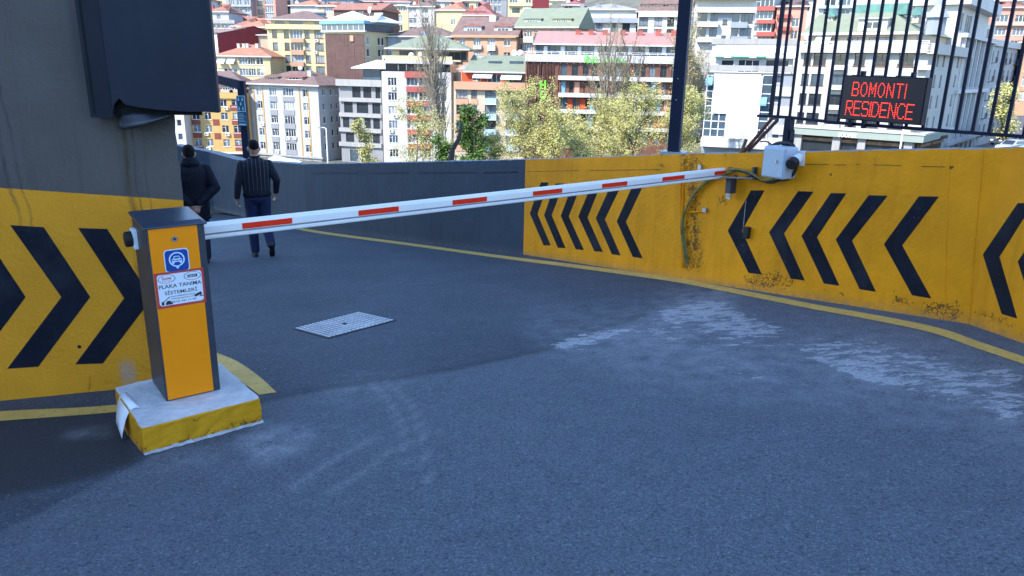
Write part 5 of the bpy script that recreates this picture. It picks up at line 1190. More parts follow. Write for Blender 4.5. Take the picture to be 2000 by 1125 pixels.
B.awning(926, 143.5, 963, 150, r_wht, 1.6, 1.4); B.awning(981, 144, 1021, 153, r_wht, 2.2, 1.8)
for x in (968, 1009): u, z = B.uz(x, 122, -6); B.bx('skylight', u-1.2, u+1.2, z-.7, z+.25, m_cgl, 5, 7)
# 6 hotel
B = Bld('terracotta-slatted hotel with pink roof, white slabs and green lettering', w_wood, (1027, 108, 137), (1338, 110, 134), 16, name='hotel', cat='hotel')
for j, (yc, h) in enumerate(((139, 1.9), (171, 2.1), (204, 2.1), (236, 2.1), (268, 2.1))):
    x = 1094; kk = 0
    while x < 1330:
        wpx = BR.choice([9, 12, 14]); u, _ = B.uz(x+wpx/2, yc); z = B.uz(1200, yc)[1]; B.win(u, z-h/2, wpx*.082, h, BR.choice([1, 2]), m_dframe, BR.choice([0, 1, 1, 3]), False); x += wpx+BR.choice([5, 8, 13])
    for x in (1046, 1056, 1076) if j != 1 else (1049, 1076): u = B.uz(x, yc)[0]; z = B.uz(1200, yc)[1]; B.win(u, z-.95, .9 if j else .6, 1.7, 1, m_dframe, 0, False)
B.walls()
for y0, y1 in ((150, 158.5), (184, 192), (216.5, 224), (249, 256)): B.rect('white_slab', 1090, y0, 1338, y1, w_white, 1.1)
mats_p = [m_skyb, w_pink, w_or, w_wood, w_peach, w_blue]
for j, (y0, y1) in enumerate(((160, 183), (193, 216), (225, 248))):
    for i, x in enumerate((1097, 1122, 1142, 1186, 1251, 1272, 1286, 1312)):
        xx = x+(j*11 % 17); B.rect('colour_panel', xx, y0, xx+(10 if (i+j) % 3 else 7), y1, mats_p[[0, 1, 3, 2, 2, 0, 1, 4][(i+j*3) % 8]], .1)
mb = MB()
for k in range(22): 
    u, z = B.uz(1029+k*2.9, 150); 
    if BR.random() < .75: mb.box(u-.04, -.22, B.H-14, u+.04, -.005, B.H-.2)
mb.build('slat_screen', w_wood, B.t)
B.rect('fascia', 1025.5, 108, 1338.5, 122.5, w_pale, .5, .3); mb = MB()
for k in range(24): u = B.uz(1030+k*13, 115, .5)[0]; mb.box(u-.03, -.53, B.H-1.3, u+.03, -.499, B.H+.0)
mb.build('fascia_joint', w_dgrey, B.t)
z1 = B.uz(1150, 89, -1.2)[1]; B.upper(m_cgl, 1.5, B.W-.4, 1.4, 15, z1, name='glazed_storey')
for k, x in enumerate(range(1062, 1330, 33)): B.rect('white_fin', x, 90.5, x+(8 if k % 2 else 7), 107, r_wht, -1.15, 1.6)
mb = MB()
for x in range(1040, 1332, 11): u, z = B.uz(x, 98, -1.3); mb.box(u-.05, 1.28, B.H, u+.05, 1.5, z1)
mb.build('glazing_bar', m_dframe, B.t); B.rail(1030, 102, 1334, 107.5, m_frame, .0, 2)
B.roof(r_pink, 2.5, 'shed', u0=1.8, u1=B.W-.3, d0=1.0, d1=9, z=z1, over=.6, eave=w_white)
for x in (1129.6, 1155, 1182.5, 1217, 1250.6, 1286, 1316.5): B.chimney(x, 60, 67, .9, w_red, 7.5)
sign_text(B, 'ibis', 1141, 105, 1167, 123, m_lime, .75, .0, .03); sign_text(B, 'styles', 1176, 112, 1221, 124, m_lime, .75, .0, .03)
for ch, y in (('H', 157), ('O', 177)): sign_text(B, ch, 1054.5, y, 1066, y+17, m_lime, .6, .02, .03)
# 7 white screen block
B = Bld('low concrete block with a huge blank white panel and blue glass strips', w_blue, (1383, 141, 114), (1549, 144, 110), 13, name='office_building')
for y in (155, 193, 229, 265):
    for x in (1518, 1537): u = B.uz(x-(y-195)*.05, y)[0]; z = B.uz(1525, y)[1]; B.win(u, z-.55, 1.0, 1.1, 1, m_frame, 1, False)
B.walls()
B.rect('white_panel', 1394.5, 144.5, 1487, 150, w_pale, .45); 
u0, z0 = B.uz(1418, 270, .4); u1, z1 = B.uz(1487, 149, .4); ua = B.uz(1394, 180, .4)[0]; zm_ = B.uz(1400, 221, .4)[1]; m_bw = mat('bright_white_panel', (.80, .81, .82), .5, .02, .5); ur = B.uz(1484, 210, .4)[0]; um = B.uz(1417, 245, .4)[0]
mb = MB(); mb.prism([(ua, -.4, z1), (ua, -.4, zm_), (um, -.4, zm_), (um, -.4, z0), (ur, -.4, z0), (ur, -.4, z1)], (0, .45, 0)); mb.build('white_panel', m_bw, B.t)
for x0, y0, x1, y1, nv, nh in ((1377, 148, 1392.5, 221, 1, 5), (1374, 221, 1417, 267, 3, 3), (1484, 147, 1503, 272, 1, 7)):
    ym, xm = (y0+y1)/2, (x0+x1)/2; a, c_, e_, f2 = B.uz(x0, ym, .1)[0], B.uz(x1, ym, .1)[0], B.uz(xm, y1, .1)[1], B.uz(xm, y0, .1)[1]; a = max(a, .05)
    g_ = B.bx('glass_strip', a, c_, e_, f2, GLASS[1], -.1, .03); mb = MB()
    for k in range(nv+1): x = a+(c_-a)*k/nv; mb.box(x-.05, -.16, e_, x+.05, -.095, f2)
    for k in range(nh+1): z = e_+(f2-e_)*k/nh; mb.box(a, -.155, z-.05, c_, -.096, z+.05)
    mb.build('glazing_bar', m_frame, g_)
B.awning(1379, 149, 1393, 163, m_skyb, .9); B.awning(1484, 188, 1498, 203, m_skyb, .9)
for y in (170, 208, 245): B.rect('white_panel', 1509, y, 1548-(y-190)*.05, y+18, w_white, .3)
B.rect('concrete_band', 1371, 128, 1556, 139.5, w_concb, .5, .5); B.rect('entrance_canopy', 1368, 271, 1500, 289, w_white, 2.2, .1); B.rect('entrance_canopy', 1500, 271, 1546, 288, w_white, 1.2, .1)
z1 = B.uz(1450, 113, -1.5)[1]; zf_ = B.H; B.upper(w_white, .8, B.W-.3, 1.6, 12, z1, ops=[(1.6, 3.4, zf_+.1, z1-.3, 1), (4, 7, zf_+.05, z1-.2, 3), (7.8, 11, zf_+.1, z1-.2, 1), (12, 13.2, zf_+.1, z1-.2, 1)], fm=m_frame)
B.roof(r_wht, 1.7, 'shed', u0=.6, u1=B.W+.2, d0=1.2, d1=6, z=z1, over=.4); mb = MB()
for k in range(12): u = 1+k*1.1; mb.tube([(u, .9, z1+.22), (u+.9, 6, z1+1.95)], .05, 4)
mb.build('roof_rib', w_concb, B.t)
for a, c_ in ((1397, 1413), (1428, 1463), (1477, 1496)): B.rect('green_valance', a, 110, c_, 113.5, m_grnaw, -.65, .75)
sign_text(B, 'VIENCO', 1421, 270.5, 1459, 276, w_concb, 2.28, 0, .05)
# 8 corner block with the sage fascia
B = Bld('white corner block with a green mansard and a sage shop fascia', w_vwhite, (1562, 86, 108), (1818, 86, 97.5), 22)
for y, h in ((117, 1.55), (158, 1.5), (198, 1.5), (237, 1.5)):
    dx_ = -(y-117)*.13
    B.grid([(1577, 1.0, 1), (1601, 1.7, 2), (1640, 1.8, 2), (1679, 1.4, 2), (1722, 1.5, 2), (1770, 1.9, 2), (1811, 1.2, 1)], [y], h, 117, 1690, fm=m_bframe if y < 120 else m_dframe, g=[0, 3, 1][int(y) % 3])
for y in (118, 158, 196, 234):
    B.sgrid([1832, 1844, 1857, 1872], [y], .9, 1.5, 117, 1850, div=1, fm=m_bframe, g=0)
B.walls()
B.rect('parapet_band', 1560, 86, 1819, 103, w_vwhite, .9, .3); B.bx('parapet_band', B.W-.05, B.W+.9, B.H-1.25, B.H, w_vwhite, -.9, 22)
for y in (130, 169, 208, 246): 
    for x in (1640, 1806): B.balcony(x-16-(y-130)*.12, y-3, x+12-(y-130)*.12, y+4.5, w_white, .8)
mb = MB()
for k in range(3): 
    for z in (.6, 1.0, 1.4): mb.box(.4+k*0, -.02, B.H-4.2+z, .5, .02, B.H-4.1+z)
for y in (117,):
    for x in (1660, 1700, 1747, 1793): B.rect('louvre', x-8, y-8, x+9, y+8, w_grey, .04)
ym = 262; u0, z0 = B.uz(1546, 269, 1.3); u1, z1 = B.uz(1797, 262, 1.3)
fa_z0 = B.uz(1670, 270, 1.3)[1]; fa_z1 = B.uz(1670, 256, 1.3)[1]
B.bx('sage_fascia', .0, B.W+1.3, fa_z0, fa_z1, m_sign, -1.3, .02); B.bx('sage_fascia', B.W-.02, B.W+1.3, fa_z0, fa_z1, m_sign, .02, 16); B.bx('fascia_cap', -.1, B.W+1.45, fa_z1, fa_z1+.22, w_white, -1.45, -.0); B.bx('fascia_cap', B.W+.0, B.W+1.45, fa_z1, fa_z1+.22, w_white, .002, 16)
m_warm = mat('warm_lit_shop', (.22, .12, .06), .6, .6, 1.2); B.bx('shopfront', .2, B.W-.2, .5, fa_z0, m_dgl, -.15, .03); B.bx('painted_shop_light', .4, B.W-.4, fa_z0-.75, fa_z0-.35, m_warm, -.5, -.16)  # warm strips under the fascia put the shop lights into colour
for k in (.1, .42, .62, .97): B.bx('pillar', B.W*k-.5, B.W*k+.5, .2, fa_z0-.002, w_concb, -.75, -.16)
B.bx('shopfront', B.W-.03, B.W+.15, .5, fa_z0, m_dgl, .4, 15); B.bx('painted_shop_light', B.W+.16, B.W+.6, fa_z0-.8, fa_z0-.4, m_warm, 1, 6.5); B.bx('painted_shop_light', B.W+.16, B.W+.6, fa_z0-.8, fa_z0-.4, m_warm, 7.2, 14)
sign_text(B, 'SOOPER', 1637, 260.5, 1674, 268.5, m_wsign, 1.42, .05, .06); sign_text(B, 'ASTOR', 1815, 263, 1829, 270, m_dframe, 1.4, .02, .05, side=True)
z1 = B.uz(1690, 65, -1.4)[1]; zz = B.H
ops = [(a, a+w_, zz+.35, z1-.5, 3) for a, w_ in ((1.4, 2.2), (5.6, 2.0), (8.4, 3.2), (12.4, 1.8), (14.6, 1.8), (16.4, 1.6))]
B.upper(w_stone, .4, B.W-2.2, 1.8, 23, z1, ops=[o for o in ops if o[1] < B.W-2.6], fm=m_bframe, g=2); B.rail(1563, 80, 1815, 86, m_frame, .6, 2)
# mansard
mb = MB(); a, b_, c_, d_ = -.3, B.W-1.6, 1.0, 23; zr = B.uz(1690, 25, -4.5)[1]; i_ = 1.6
mb.add([(a, c_, z1+.01), (b_, c_, z1+.01), (b_, d_, z1+.01), (a, d_, z1+.01), (a+i_*.5, c_+3.6, zr), (b_-4.5, c_+3.6, zr), (b_-4.5, d_-3, zr), (a+i_*.5, d_-3, zr)], [(3, 2, 1, 0), (0, 1, 5, 4), (1, 2, 6, 5), (2, 3, 7, 6), (3, 0, 4, 7), (4, 5, 6, 7)]); mr = mb.build('mansard_roof', r_grn, B.t)
mb = MB(); mb.box(a-.05, c_-.1, z1-.2, b_+.05, c_+.0, z1+.12); mb.build('gutter', w_white, mr)
mb = MB(); u, z = B.uz(1705, 24, -5); mb.box(u-2.6, 4.9, zr-.3, u+4.2, 7, zr+1.1); mb.build('plant_room', r_teal, B.t)
B.dormer(1706, 37, 61, 3.6, w_white, w_white, 1.4, 2, 3, .05); B.dormer(1622, 33, 42, .8, w_stone, r_teal, 3.2, 1, 1.5, .9); B.dormer(1789, 30, 40, .8, w_stone, r_teal, 3.2, 1, 1.5, .9)
B.awning(1597, 66, 1626, 82, r_wht, 1.2, 1.7); 
mb = MB(); u, z = B.uz(1827, 48, -1.4); mb.tube([(u, 1.6, z-1.2), (u, 1.6, z+.8)], 1.15, 8); mb.tube([(u, 1.6, z+.8), (u, 1.6, z+1.1), (u, 1.6, z+2.2), (u, 1.6, z+3.6)], [1.5, 1.3, .5, .3], 8); mb.build('turret', w_blue, B.t)
sidea = B.a+B.d*B.W   # the side street runs away from this corner
sdir_ = -B.n
# 9 columned block and the shaded terrace along the side street
def street_side(label, off0, length, ytop, xt, m, **k):
    """building whose shaded front faces the side street, continuing the corner block's right flank"""
    p = sidea+sdir_*off0; q = sidea+sdir_*(off0+length)
    return p, q
class SideB(Bld):
    def __init__(s, label, m, p, q, ztop, depth, **k):
        a = px(Vector((p.x, p.y, ztop))); b2 = px(Vector((q.x, q.y, ztop))); Bld.__init__(s, label, m, (a[0], a[1], p.y), (b2[0], b2[1], q.y), depth, **k)
p, q = atY(1866, 140, 112), atY(1927, 140, 134); zt1 = atY(1905, 74, 126).z
B2 = SideB('shaded block with tall white columns in the side street', w_grey, p, q, zt1, 14)
B2.walls(); L_ = B2.W
for k in range(7):
    u = 1+k*(L_-2)/6
    for z0, z1 in ((4.5, 11.5), (12.3, B2.H-.6)): B2.bx('column', u-.3, u+.3, z0, z1, w_white, -.5, .02); 
    if k < 6: 
        for z0, z1 in ((4.5, 11.5), (12.3, B2.H-.6)): B2.bx('tall_window', u+.55, u+(L_-2)/6-.55, z0, z1, m_dgl, -.08, .03)
for z in (4.0, 11.5, B2.H-.6): B2.bx('cornice', -.2, L_+.2, z, z+.55, w_white, -.8, .03)
for k in range(6): u = 1+(k+.5)*(L_-2)/6; B2.bx('shop_arch', u-.8, u+.8, .3, 3.4, m_dgl, -.06, .03)
zt2 = atY(1905, 17, 128).z
B2.upper(w_white, .5, L_-1, 1.0, 13, B2.H+3.8, ops=[(1.5, 5, B2.H+.4, B2.H+3.0, 3), (7, 12, B2.H+.4, B2.H+3, 3)], g=0); B2.bx('roof_band', -.4, L_+.3, B2.H+3.8, max(B2.H+5.6, zt2-B2.zb), w_white, -.5, 13.5)
p, q = atY(1928, 140, 134.5), atY(1994, 140, 156); zt3 = atY(1955, 84, 146).z
B3 = SideB('shaded grey terrace with iron balconies beyond the columned block', w_grey, p, q, zt3, 13)
nf = int(B3.H/3.2)
for j in range(nf-1):
    for i in range(6): B3.win(2+i*3.8, 3.9+j*3.15, 1.1, 1.8, 2, m_dframe, 0, False)
B3.walls()
for j in range(nf-1):
    for i in (0, 2, 3, 5): mb = MB(); u = 2+i*3.8; z = 3.7+j*3.15; mb.box(u-.9, -.7, z-.1, u+.9, .02, z); [mb.box(u-.9+k*.225, -.7, z, u-.87+k*.225, -.67, z+.9) for k in range(9)]; mb.box(u-.9, -.71, z+.9, u+.93, -.66, z+.95); mb.build('balcony', m_dframe, B3.t)
B3.bx('parapet', -.3, B3.W+.3, B3.H-.9, B3.H+.1, w_white, -.5, .3); B3.upper(w_white, 3, 15, 3, 12, B3.H+3, ops=[(9, 14, B3.H+.4, B3.H+2.4, 4)])

# ---------------------------------------------------------------- second and further rows up the hill
# 10 cream block + brown-clad block
B = Bld('cream block with orange balconies and a brown solar roof, upper left', w_cream, (521, 49, 183), (637, 51, 182), 14)
B.grid([(538, 1.2, 1), (561, 1.2, 1), (601, 1.2, 2), (624, 2.1, 3)], [66.7, 91, 115, 136], 1.7, 91, 580, fm=m_bframe); B.grid([(580, 2.9, 4)], [67, 91.5, 115.5, 137], 1.9, 91, 580, sill=False)
B.walls()
for y0, y1 in ((75, 81.5), (97.5, 106), (121.5, 129)): B.balcony(568, y0, 593, y1, w_peach, .7)
B.rect('parapet_band', 518, 47.5, 632, 57, w_cream, .7, .3); z1 = B.uz(575, 40, -1)[1]
B.upper(w_tan, .6, B.W-.6, 1.1, 13, z1, ops=[(1.6, 3.9, B.H+.3, z1-.2, 3), (5, 8.3, B.H+.2, z1-.1, 4), (11, 13, B.H+.3, z1-.2, 2)], fm=m_dframe); B.roof(r_brn, 2.3, u0=.2, u1=B.W-.1, d0=.7, d1=13, z=z1, over=.5, eave=w_white)
for x, y in ((618, 79), (616, 102)): B.ac(x, y)
for x in (585, 622): u, z = B.uz(x, 30, -5); mb = MB(); mb.add([(u-1.6, 4.4, z-.6), (u+1.6, 4.4, z-.6), (u+1.6, 6.2, z+.3), (u-1.6, 6.2, z+.3), (u-1.6, 4.4, z-.7), (u+1.6, 4.4, z-.7), (u+1.6, 6.2, z+.2), (u-1.6, 6.2, z+.2)], [(0, 1, 2, 3), (4, 7, 6, 5), (0, 4, 5, 1), (1, 5, 6, 2), (2, 6, 7, 3), (3, 7, 4, 0)]); mb.tube([(u-1.4, 6.3, z+.5), (u+1.4, 6.3, z+.5)], .28, 8); mb.build('solar_heater', m_cgl, B.t)
B.dish(587, 133, .4)
B = Bld('tall block clad in rusty brown sheets with a blue-trimmed glass penthouse', w_tan, (635, 61, 176), (711, 63, 170), 16)
B.sgrid([719, 741, 748], [80, 103, 127], .9, 1.6, 95, 725, div=1); B.walls()
mb = MB()
for k in range(6): 
    for q_ in range(4): z0 = B.H-.6-2.4*(k+1); mb.box(.02+q_*B.W/4, -.1-.02*((k+q_) % 2), z0, (q_+1)*B.W/4-.02, .03, z0+2.37)
mb.build('sheet_cladding', w_brn, B.t)
u, z = B.uz(689, 75); B.bx('vent_box', u-.5, u+.5, z-.6, z+.6, w_peach, -.4, .02)
z1 = B.uz(670, 47, 0)[1]; B.upper(m_cgl, -.6, B.W+.5, -.4, 9, z1, name='glazed_storey'); mb = MB()
for k in range(9): u = -.6+k*(B.W+1.1)/8; mb.box(u-.06, -.46, B.H, u+.06, -.39, z1)
mb.build('glazing_bar', m_frame, B.t); B.bx('blue_fascia', -.9, B.W+.8, z1, z1+.7, m_skyb, -.8, 9.4); B.bx('white_band', -.8, B.W+.7, B.H-.25, B.H+.1, w_white, -.6, .05)
B.roof(r_wht, 2.2, u0=0, u1=B.W*.75, d0=.2, d1=9, z=z1+.7, over=.3); B.roof(r_wht, 2.0, u0=B.W*.68, u1=B.W+2.2, d0=1.5, d1=10, z=z1+.4, over=.3); B.dish(723, 21, -3)
B = Bld('low beige house with an orange tiled roof below the maroon gable', w_tan, (421, 110, 176), (527, 111, 175), 11)
B.grid([(475, 1.9, 3), (491, 1.6, 3), (507, 1.5, 2)], [119, 141, 163], 1.5, 119, 490); B.grid([(436, 2, 2), (455, 2, 2)], [141, 163], 1.6, 140, 440); B.walls()
B.roof(r_or, 2.6, inset=6, over=.5, eave=w_white); B.awning(426, 114, 441, 122, r_wht, 1.1); B.awning(445, 114, 460, 122, r_wht, 1.1); B.awning(426, 136, 439, 143, r_wht, 1.1)
for x in (466, 476, 483, 502): B.chimney(x, 86, 97, .6, w_white, 4)
B = Bld('house with a blank maroon gable wall facing right', w_white, (404, 64, 185), (424, 64, 181), 18)
B.walls(); mb = MB(); mb.prism([(B.W+.03, 0, .3), (B.W+.03, 18, .3), (B.W+.03, 18, B.H-1), (B.W+.03, 9, B.H+1.6), (B.W+.03, 0, B.H-.2)], (-.4, 0, 0)); mb.build('gable', w_mar, B.t)
mb = MB(); mb.add([(-.4, -.4, B.H), (B.W+.2, -.4, B.H), (B.W+.2, 9, B.H+1.8), (-.4, 9, B.H+1.8), (B.W+.2, 18, B.H-.8), (-.4, 18, B.H-.8), (-.4, -.4, B.H-.15), (B.W+.2, -.4, B.H-.15)], [(0, 1, 2, 3), (3, 2, 4, 5), (0, 6, 7, 1)]); mb.build('roof', r_red, B.t)
# the plainer houses: a table of (label, wall, corner px/depths, depth, roof, ridge h, kind, columns, rows, window h, extras)
def house(label, m, c0, c1, depth, rm, rh, kind='hip', cols=(), rows=(), h=1.4, eave=w_white, fm=None, dish=0, chim=0, band=None, ac=0, parapet=None, inset=None, side=None):
    b_ = Bld(label, m, c0, c1, depth, name='apartment_building' if rows and len(rows) > 2 else 'house')
    ym = rows[0] if rows else c0[1]+8
    if cols: b_.grid([(c[0], c[1], c[2] if len(c) > 2 else 2) for c in cols], rows, h, ym, (c0[0]+c1[0])/2, fm=fm)
    if side: b_.sgrid(*side)
    b_.walls()
    if rm: b_.roof(rm, rh, kind, over=.45, eave=eave, inset=inset)
    if parapet: b_.bx('parapet', -.15, b_.W+.15, b_.H-.2, b_.H+.7, parapet, -.25, .2)
    if band:
        for y0, y1 in band[1]: b_.rect('balcony_band', c0[0]+band[2] if len(band) > 2 else c0[0], y0, c1[0]-(band[3] if len(band) > 3 else 0), y1, band[0], .7)
    for k in range(dish): b_.dish(c0[0]+(c1[0]-c0[0])*(.25+.5*k), c0[1]-6, -3, .6)
    for k in range(chim): b_.chimney(c0[0]+(c1[0]-c0[0])*(.3+.4*k), c0[1]-rh*5.5, c0[1]-2, .7, w_red, 3.5)
    if rows and cols:
        for k in range(ac): b_.ac(cols[k % len(cols)][0]+3, rows[min(k, len(rows)-1)]+7)
    return b_
house('grey house with an orange roof and long terrace above the maroon gable', w_grey, (402, 24, 214), (446, 25, 213), 10, r_red, 2.4, 'hip', [(408, 1, 1), (427, 1.1, 1)], [32], 1.5, chim=1, band=(w_concb, [(40, 44)]))
house('dark terrace house right behind the maroon gable', w_dgrey, (404, 44, 206), (458, 45, 205), 9, None, 0, cols=[(415, 1.6), (431, 1.8), (447, 1.8)], rows=[50], h=1.3, parapet=w_concb)
house('blue-grey flats at the top left beside the sheet metal cover', w_blue, (440, -6, 236), (489, -5, 235), 12, r_brn, 2, 'hip', [(452, 1.4, 3), (467, 1.4), (482, 1.3)], [4, 19, 34], 1.7, band=(w_concb, [(11, 13)]), dish=1)
house('pale flats with a dark loggia at the top left', w_stone, (490, -8, 238), (514, -7, 238), 12, r_brn, 2, 'hip', [(497, 1.7, 3), (508, 1.6, 3)], [6, 23, 37], 1.3, fm=m_dframe)
house('narrow salmon flats near the top left of the hillside', w_pink, (515, -9, 232), (537, -8, 232), 12, r_red, 2, 'hip', [(525, 2.4, 4)], [3, 18, 31], 1.7)
house('dark grey stepped block with long balconies at the upper left edge', w_dgrey, (538, -8, 250), (572, -7, 247), 12, None, 0, cols=[(548, 2, 2), (562, 2.2, 2)], rows=[6, 19], h=1.6, fm=m_dframe, parapet=w_blue, band=(w_blue, [(10, 13), (23, 26)]))
house('house with a broad orange roof and grey gable above the solar roof', w_grey, (567, 12, 222), (622, 13, 220), 11, r_or, 2.2, 'hip', [(590, 1.6, 2), (601, 1.6, 2), (614, 1.8, 3)], [17], 1.3, dish=1)
house('small cottage with an orange roof left of the dark gable', w_stone, (621, 13, 216), (660, 14, 215), 10, r_or, 1.4, 'hip', [(641, 2.2, 4)], [20], 1.3)
house('low orange-roofed house on the left between grey flats and cream block', w_stone, (455, 52, 200), (500, 53, 200), 10, r_red, 2.6, 'hip', [(470, 1.4), (488, 1.4)], [60], 1.3)
house('lime house with a bright orange hipped roof beside the cream block', w_lime, (468, 54, 194), (519, 55, 193), 10, r_or, 2.4, 'hip', [(491, 1.3, 2)], [59], 1.1)
house('teal-roofed house with pale blinds squeezed beside the cream block', w_stone, (485, 69, 188), (524, 70, 188), 9, r_teal, 1.0, 'hip', [(497, 1.5, 3), (508, 1.5, 3), (520, 1, 1)], [80, 104], 1.9)
# dark gabled house behind the penthouse
b_ = Bld('dark brown house with a red roof behind the white-roofed penthouse', w_brn, (652, 20, 206), (744, 20, 203), 12, name='house'); b_.grid([(705, 1.8, 3), (692, 1, 1)], [27], 1.3, 27, 700); b_.walls(); b_.roof(r_red, 2.0, 'gable'); b_.dish(724, 17, -1); b_.chimney(732, 7, 14, .7, w_brn, 4)
b_ = Bld('cream house with a glazed top floor and white roof, upper middle', w_cream, (746, 12, 224), (797, 13, 222), 12, name='apartment_building'); b_.grid([(756, 1.8, 1), (779, 2.0, 3)], [36, 55], 1.6, 36, 770); b_.grid([(753, 1.2, 2), (763, 1.2, 2), (772, 1.2, 2), (782, 1.2, 2), (791, 1.1, 2)], [17], 1.2, 17, 770, sill=False); b_.walls(); b_.roof(r_wht, .7, 'hip', eave=w_white)
b_ = house('white house with a brown roof and air conditioners, upper middle', w_white, (798, 14, 220), (848, 15, 218), 12, r_brn, 2.4, 'hip', [(806, 2.2, 2), (830, 1.8, 3)], [20.5, 40, 58], 1.4, dish=1, chim=1, ac=2)
house('house with a terracotta roof and dark strip window behind the bare poplar', w_cream, (852, 21, 214), (908, 22, 212), 11, r_or, 2.6, 'hip', [(862, 3, 4), (885, 1.2), (893, 1.2)], [26, 43], 1.3, dish=2)
b_ = house('house with a maroon roof and sunken roof terrace, upper middle', w_cream, (903, 31, 204), (964, 32, 202), 11, r_mar, 3.6, 'hip', [(925, 2, 3), (940, 2, 3)], [40], 1.3, chim=1); b_.dormer(928, 23, 31, 5, w_brn, r_mar, 1.0, 5, 2.2, .2)
house('grey block with a tall plain rear and dishes left of the cream tower', w_dgrey, (940, -4, 236), (990, -3, 234), 12, r_gry, 1.6, 'hip', [(948, 1, 1), (958, 1, 2), (968, .9, 1), (976, .9, 1)], [3, 18], 1.5, dish=2)
b_ = house('cream tower with a wraparound balcony and maroon neighbour', w_cream, (992, -12, 206), (1040, -11, 205), 12, r_gry, 1, 'hip', [(1003, 2, 3), (1018, 2.2, 4), (1032, 1.4, 2)], [0.5], 1.3, band=(w_cream, [(5, 12)])); b_.rect('window_shade', 1000, 15, 1015, 25, m_dgl, .05); b_.rect('awning_box', 1021, 14, 1038, 23, r_wht, .4)
house('blank maroon block beside the cream tower at the top', w_mar, (1041, -14, 204), (1073, -13, 204), 10, r_mar, 1.5, 'hip')
house('white house with a grey-pink roof and two dishes at the top middle', w_white, (1100, 11, 210), (1140, 12, 209), 10, r_mar, 2.2, 'hip', [(1110, 2, 2)], [16], 1.0, dish=2)
# grey-roofed block behind the green pyramid
b_ = Bld('grey block with dark shutters and twin steel flues behind the green pyramid roof', w_blue, (757, 72, 176), (882, 73, 172), 12); b_.grid([(764, 1.4, 2), (776, 1.0, 1), (845, 2, 3), (860, 2, 3)], [80, 101], 1.7, 80, 790); b_.walls(); b_.rect('shutter_wall', 773, 76, 821, 100, w_dgrey, .1); b_.roof(r_brn, 2.4, 'hip', eave=w_white)
for x in (822, 829, 834): u, z = b_.uz(x, 84, .5); mb = MB(); mb.tube([(u, -.5, z-2), (u, -.5, z+1.6), (u, .2, z+2.2)], .28, 8); mb.build('steel_flue', m_steel, b_.t)
B = Bld('peach house with brown tiles and two pale dormers', w_peach, (886, 71, 170), (1009, 73, 166), 12)
B.grid([(903, 1.3, 2), (932, 1.5, 3), (959.5, 1.6, 3), (990.5, 1.4, 2)], [82, 109], 1.5, 82, 950); B.walls(); B.rect('cornice', 884, 68.5, 1008, 73.5, w_peach, .6); B.roof(r_brn, 4.2, 'gable', eave=w_peach); B.dormer(923, 52, 65, 4.0, m_bglass, r_mar, 1.2, 4, 2.8, .5); B.dormer(983, 52, 65, 4.0, w_white, r_mar, 1.2, 3, 2.8, .6); B.chimney(964, 31, 39, 1.4, w_white, 5); B.balcony(951, 88, 967, 98, w_white, .8); B.balcony(925, 88, 940, 95, w_white, .6); B.dish(1006, 104, .6, .7); B.dish(1016, 104, .6, .7)
B = Bld('orange house with a green roof and wide dormers behind the hotel', w_peach, (1008, 55, 168), (1127, 57, 163), 12)
B.grid([(1015.5, 1.3, 2), (1031, 1.7, 3), (1050, 1.4, 2), (1085, 1.6, 2), (1106, 1.6, 2)], [67, 93], 1.7, 67, 1050); B.walls(); B.roof(r_grn, 4.2, 'gable', eave=w_white); B.dormer(1040, 37, 51, 3.8, w_white, r_grn, 1.4, 4, 2.4, .05); B.dormer(1098, 37, 51, 4.0, w_cream, r_grn, 1.4, 5, 2.4, .05); B.balcony(1022, 71, 1041, 82, w_white, .8); B.ac(1051, 77)
B = Bld('white block with deep grey balcony bands behind the hotel roof', w_white, (1127, 20, 178), (1244, 21, 175), 12)
B.grid([(1145, 1.7, 2), (1172, 1.4, 2), (1201, 1.6, 2), (1224, 1.7, 2)], [28, 52], 1.8, 28, 1180, fm=m_dframe); B.walls(); B.roof(r_gry, 1.6, 'hip', eave=w_white); B.rect('balcony_band', 1126, 35, 1246, 44.5, w_blue, .9)
for x in (1138, 1168, 1199): B.chimney(x, 8, 14, .9, w_dgrey, 2)
B = Bld('white block with a big pinkish mansard roof behind the steel post', w_white, (1247, 24, 174), (1352, 26, 171), 12)
B.grid([(1257, 2, 2), (1286, 1.7, 2), (1310, 1.5, 2), (1338, 1.5, 2)], [41, 66], 2.0, 41, 1290, fm=m_dframe); B.walls(); B.roof(r_brn, 4.4, 'hip', inset=1.5, eave=w_white); B.rect('parapet_band', 1247, 23, 1353, 33, w_white, .6)
for x in (1264, 1285, 1315): B.dormer(x, 9, 18, 2.4, w_stone, r_brn, 1.2, 2, 2, .05)
B = Bld('white and blue-grey flats with stacked balconies above the concrete block', w_white, (1360, 0, 140), (1478, 1, 138), 12)
B.grid([(1372, 1.6, 1), (1395, 1.3, 2), (1437, 1.2, 1), (1459, 2.0, 3)], [4, 34, 64], 1.7, 34, 1420, fm=m_dframe); B.grid([(1416, .8, 1)], [43, 74], .8, 43, 1416, fm=m_dframe); B.walls()
B.rect('grey_panel', 1404, 18, 1430, 35, w_blue, .06)
for y in (14, 42, 72): B.balcony(1362, y, 1403 if y > 20 else 1478, y+9, w_white, 1.1)
for y in (43, 71): B.balcony(1428, y, 1460, y+10, w_blue, .9)
B.rect('roof_slab', 1356, -3, 1480, -.5, w_lime, 1.2, 12)
house('flats with brick-red balcony bands beside the blue-grey flats', w_white, (1477, -6, 172), (1513, -5, 170), 12, r_brn, 2, 'hip', [(1494, 3.6, 4)], [6, 29, 53, 77], 1.7, band=(w_red, [(12, 21), (38, 46), (62, 71)]), side=([1516, 1522], [30, 54], .9, 1.4, 40, 1518))
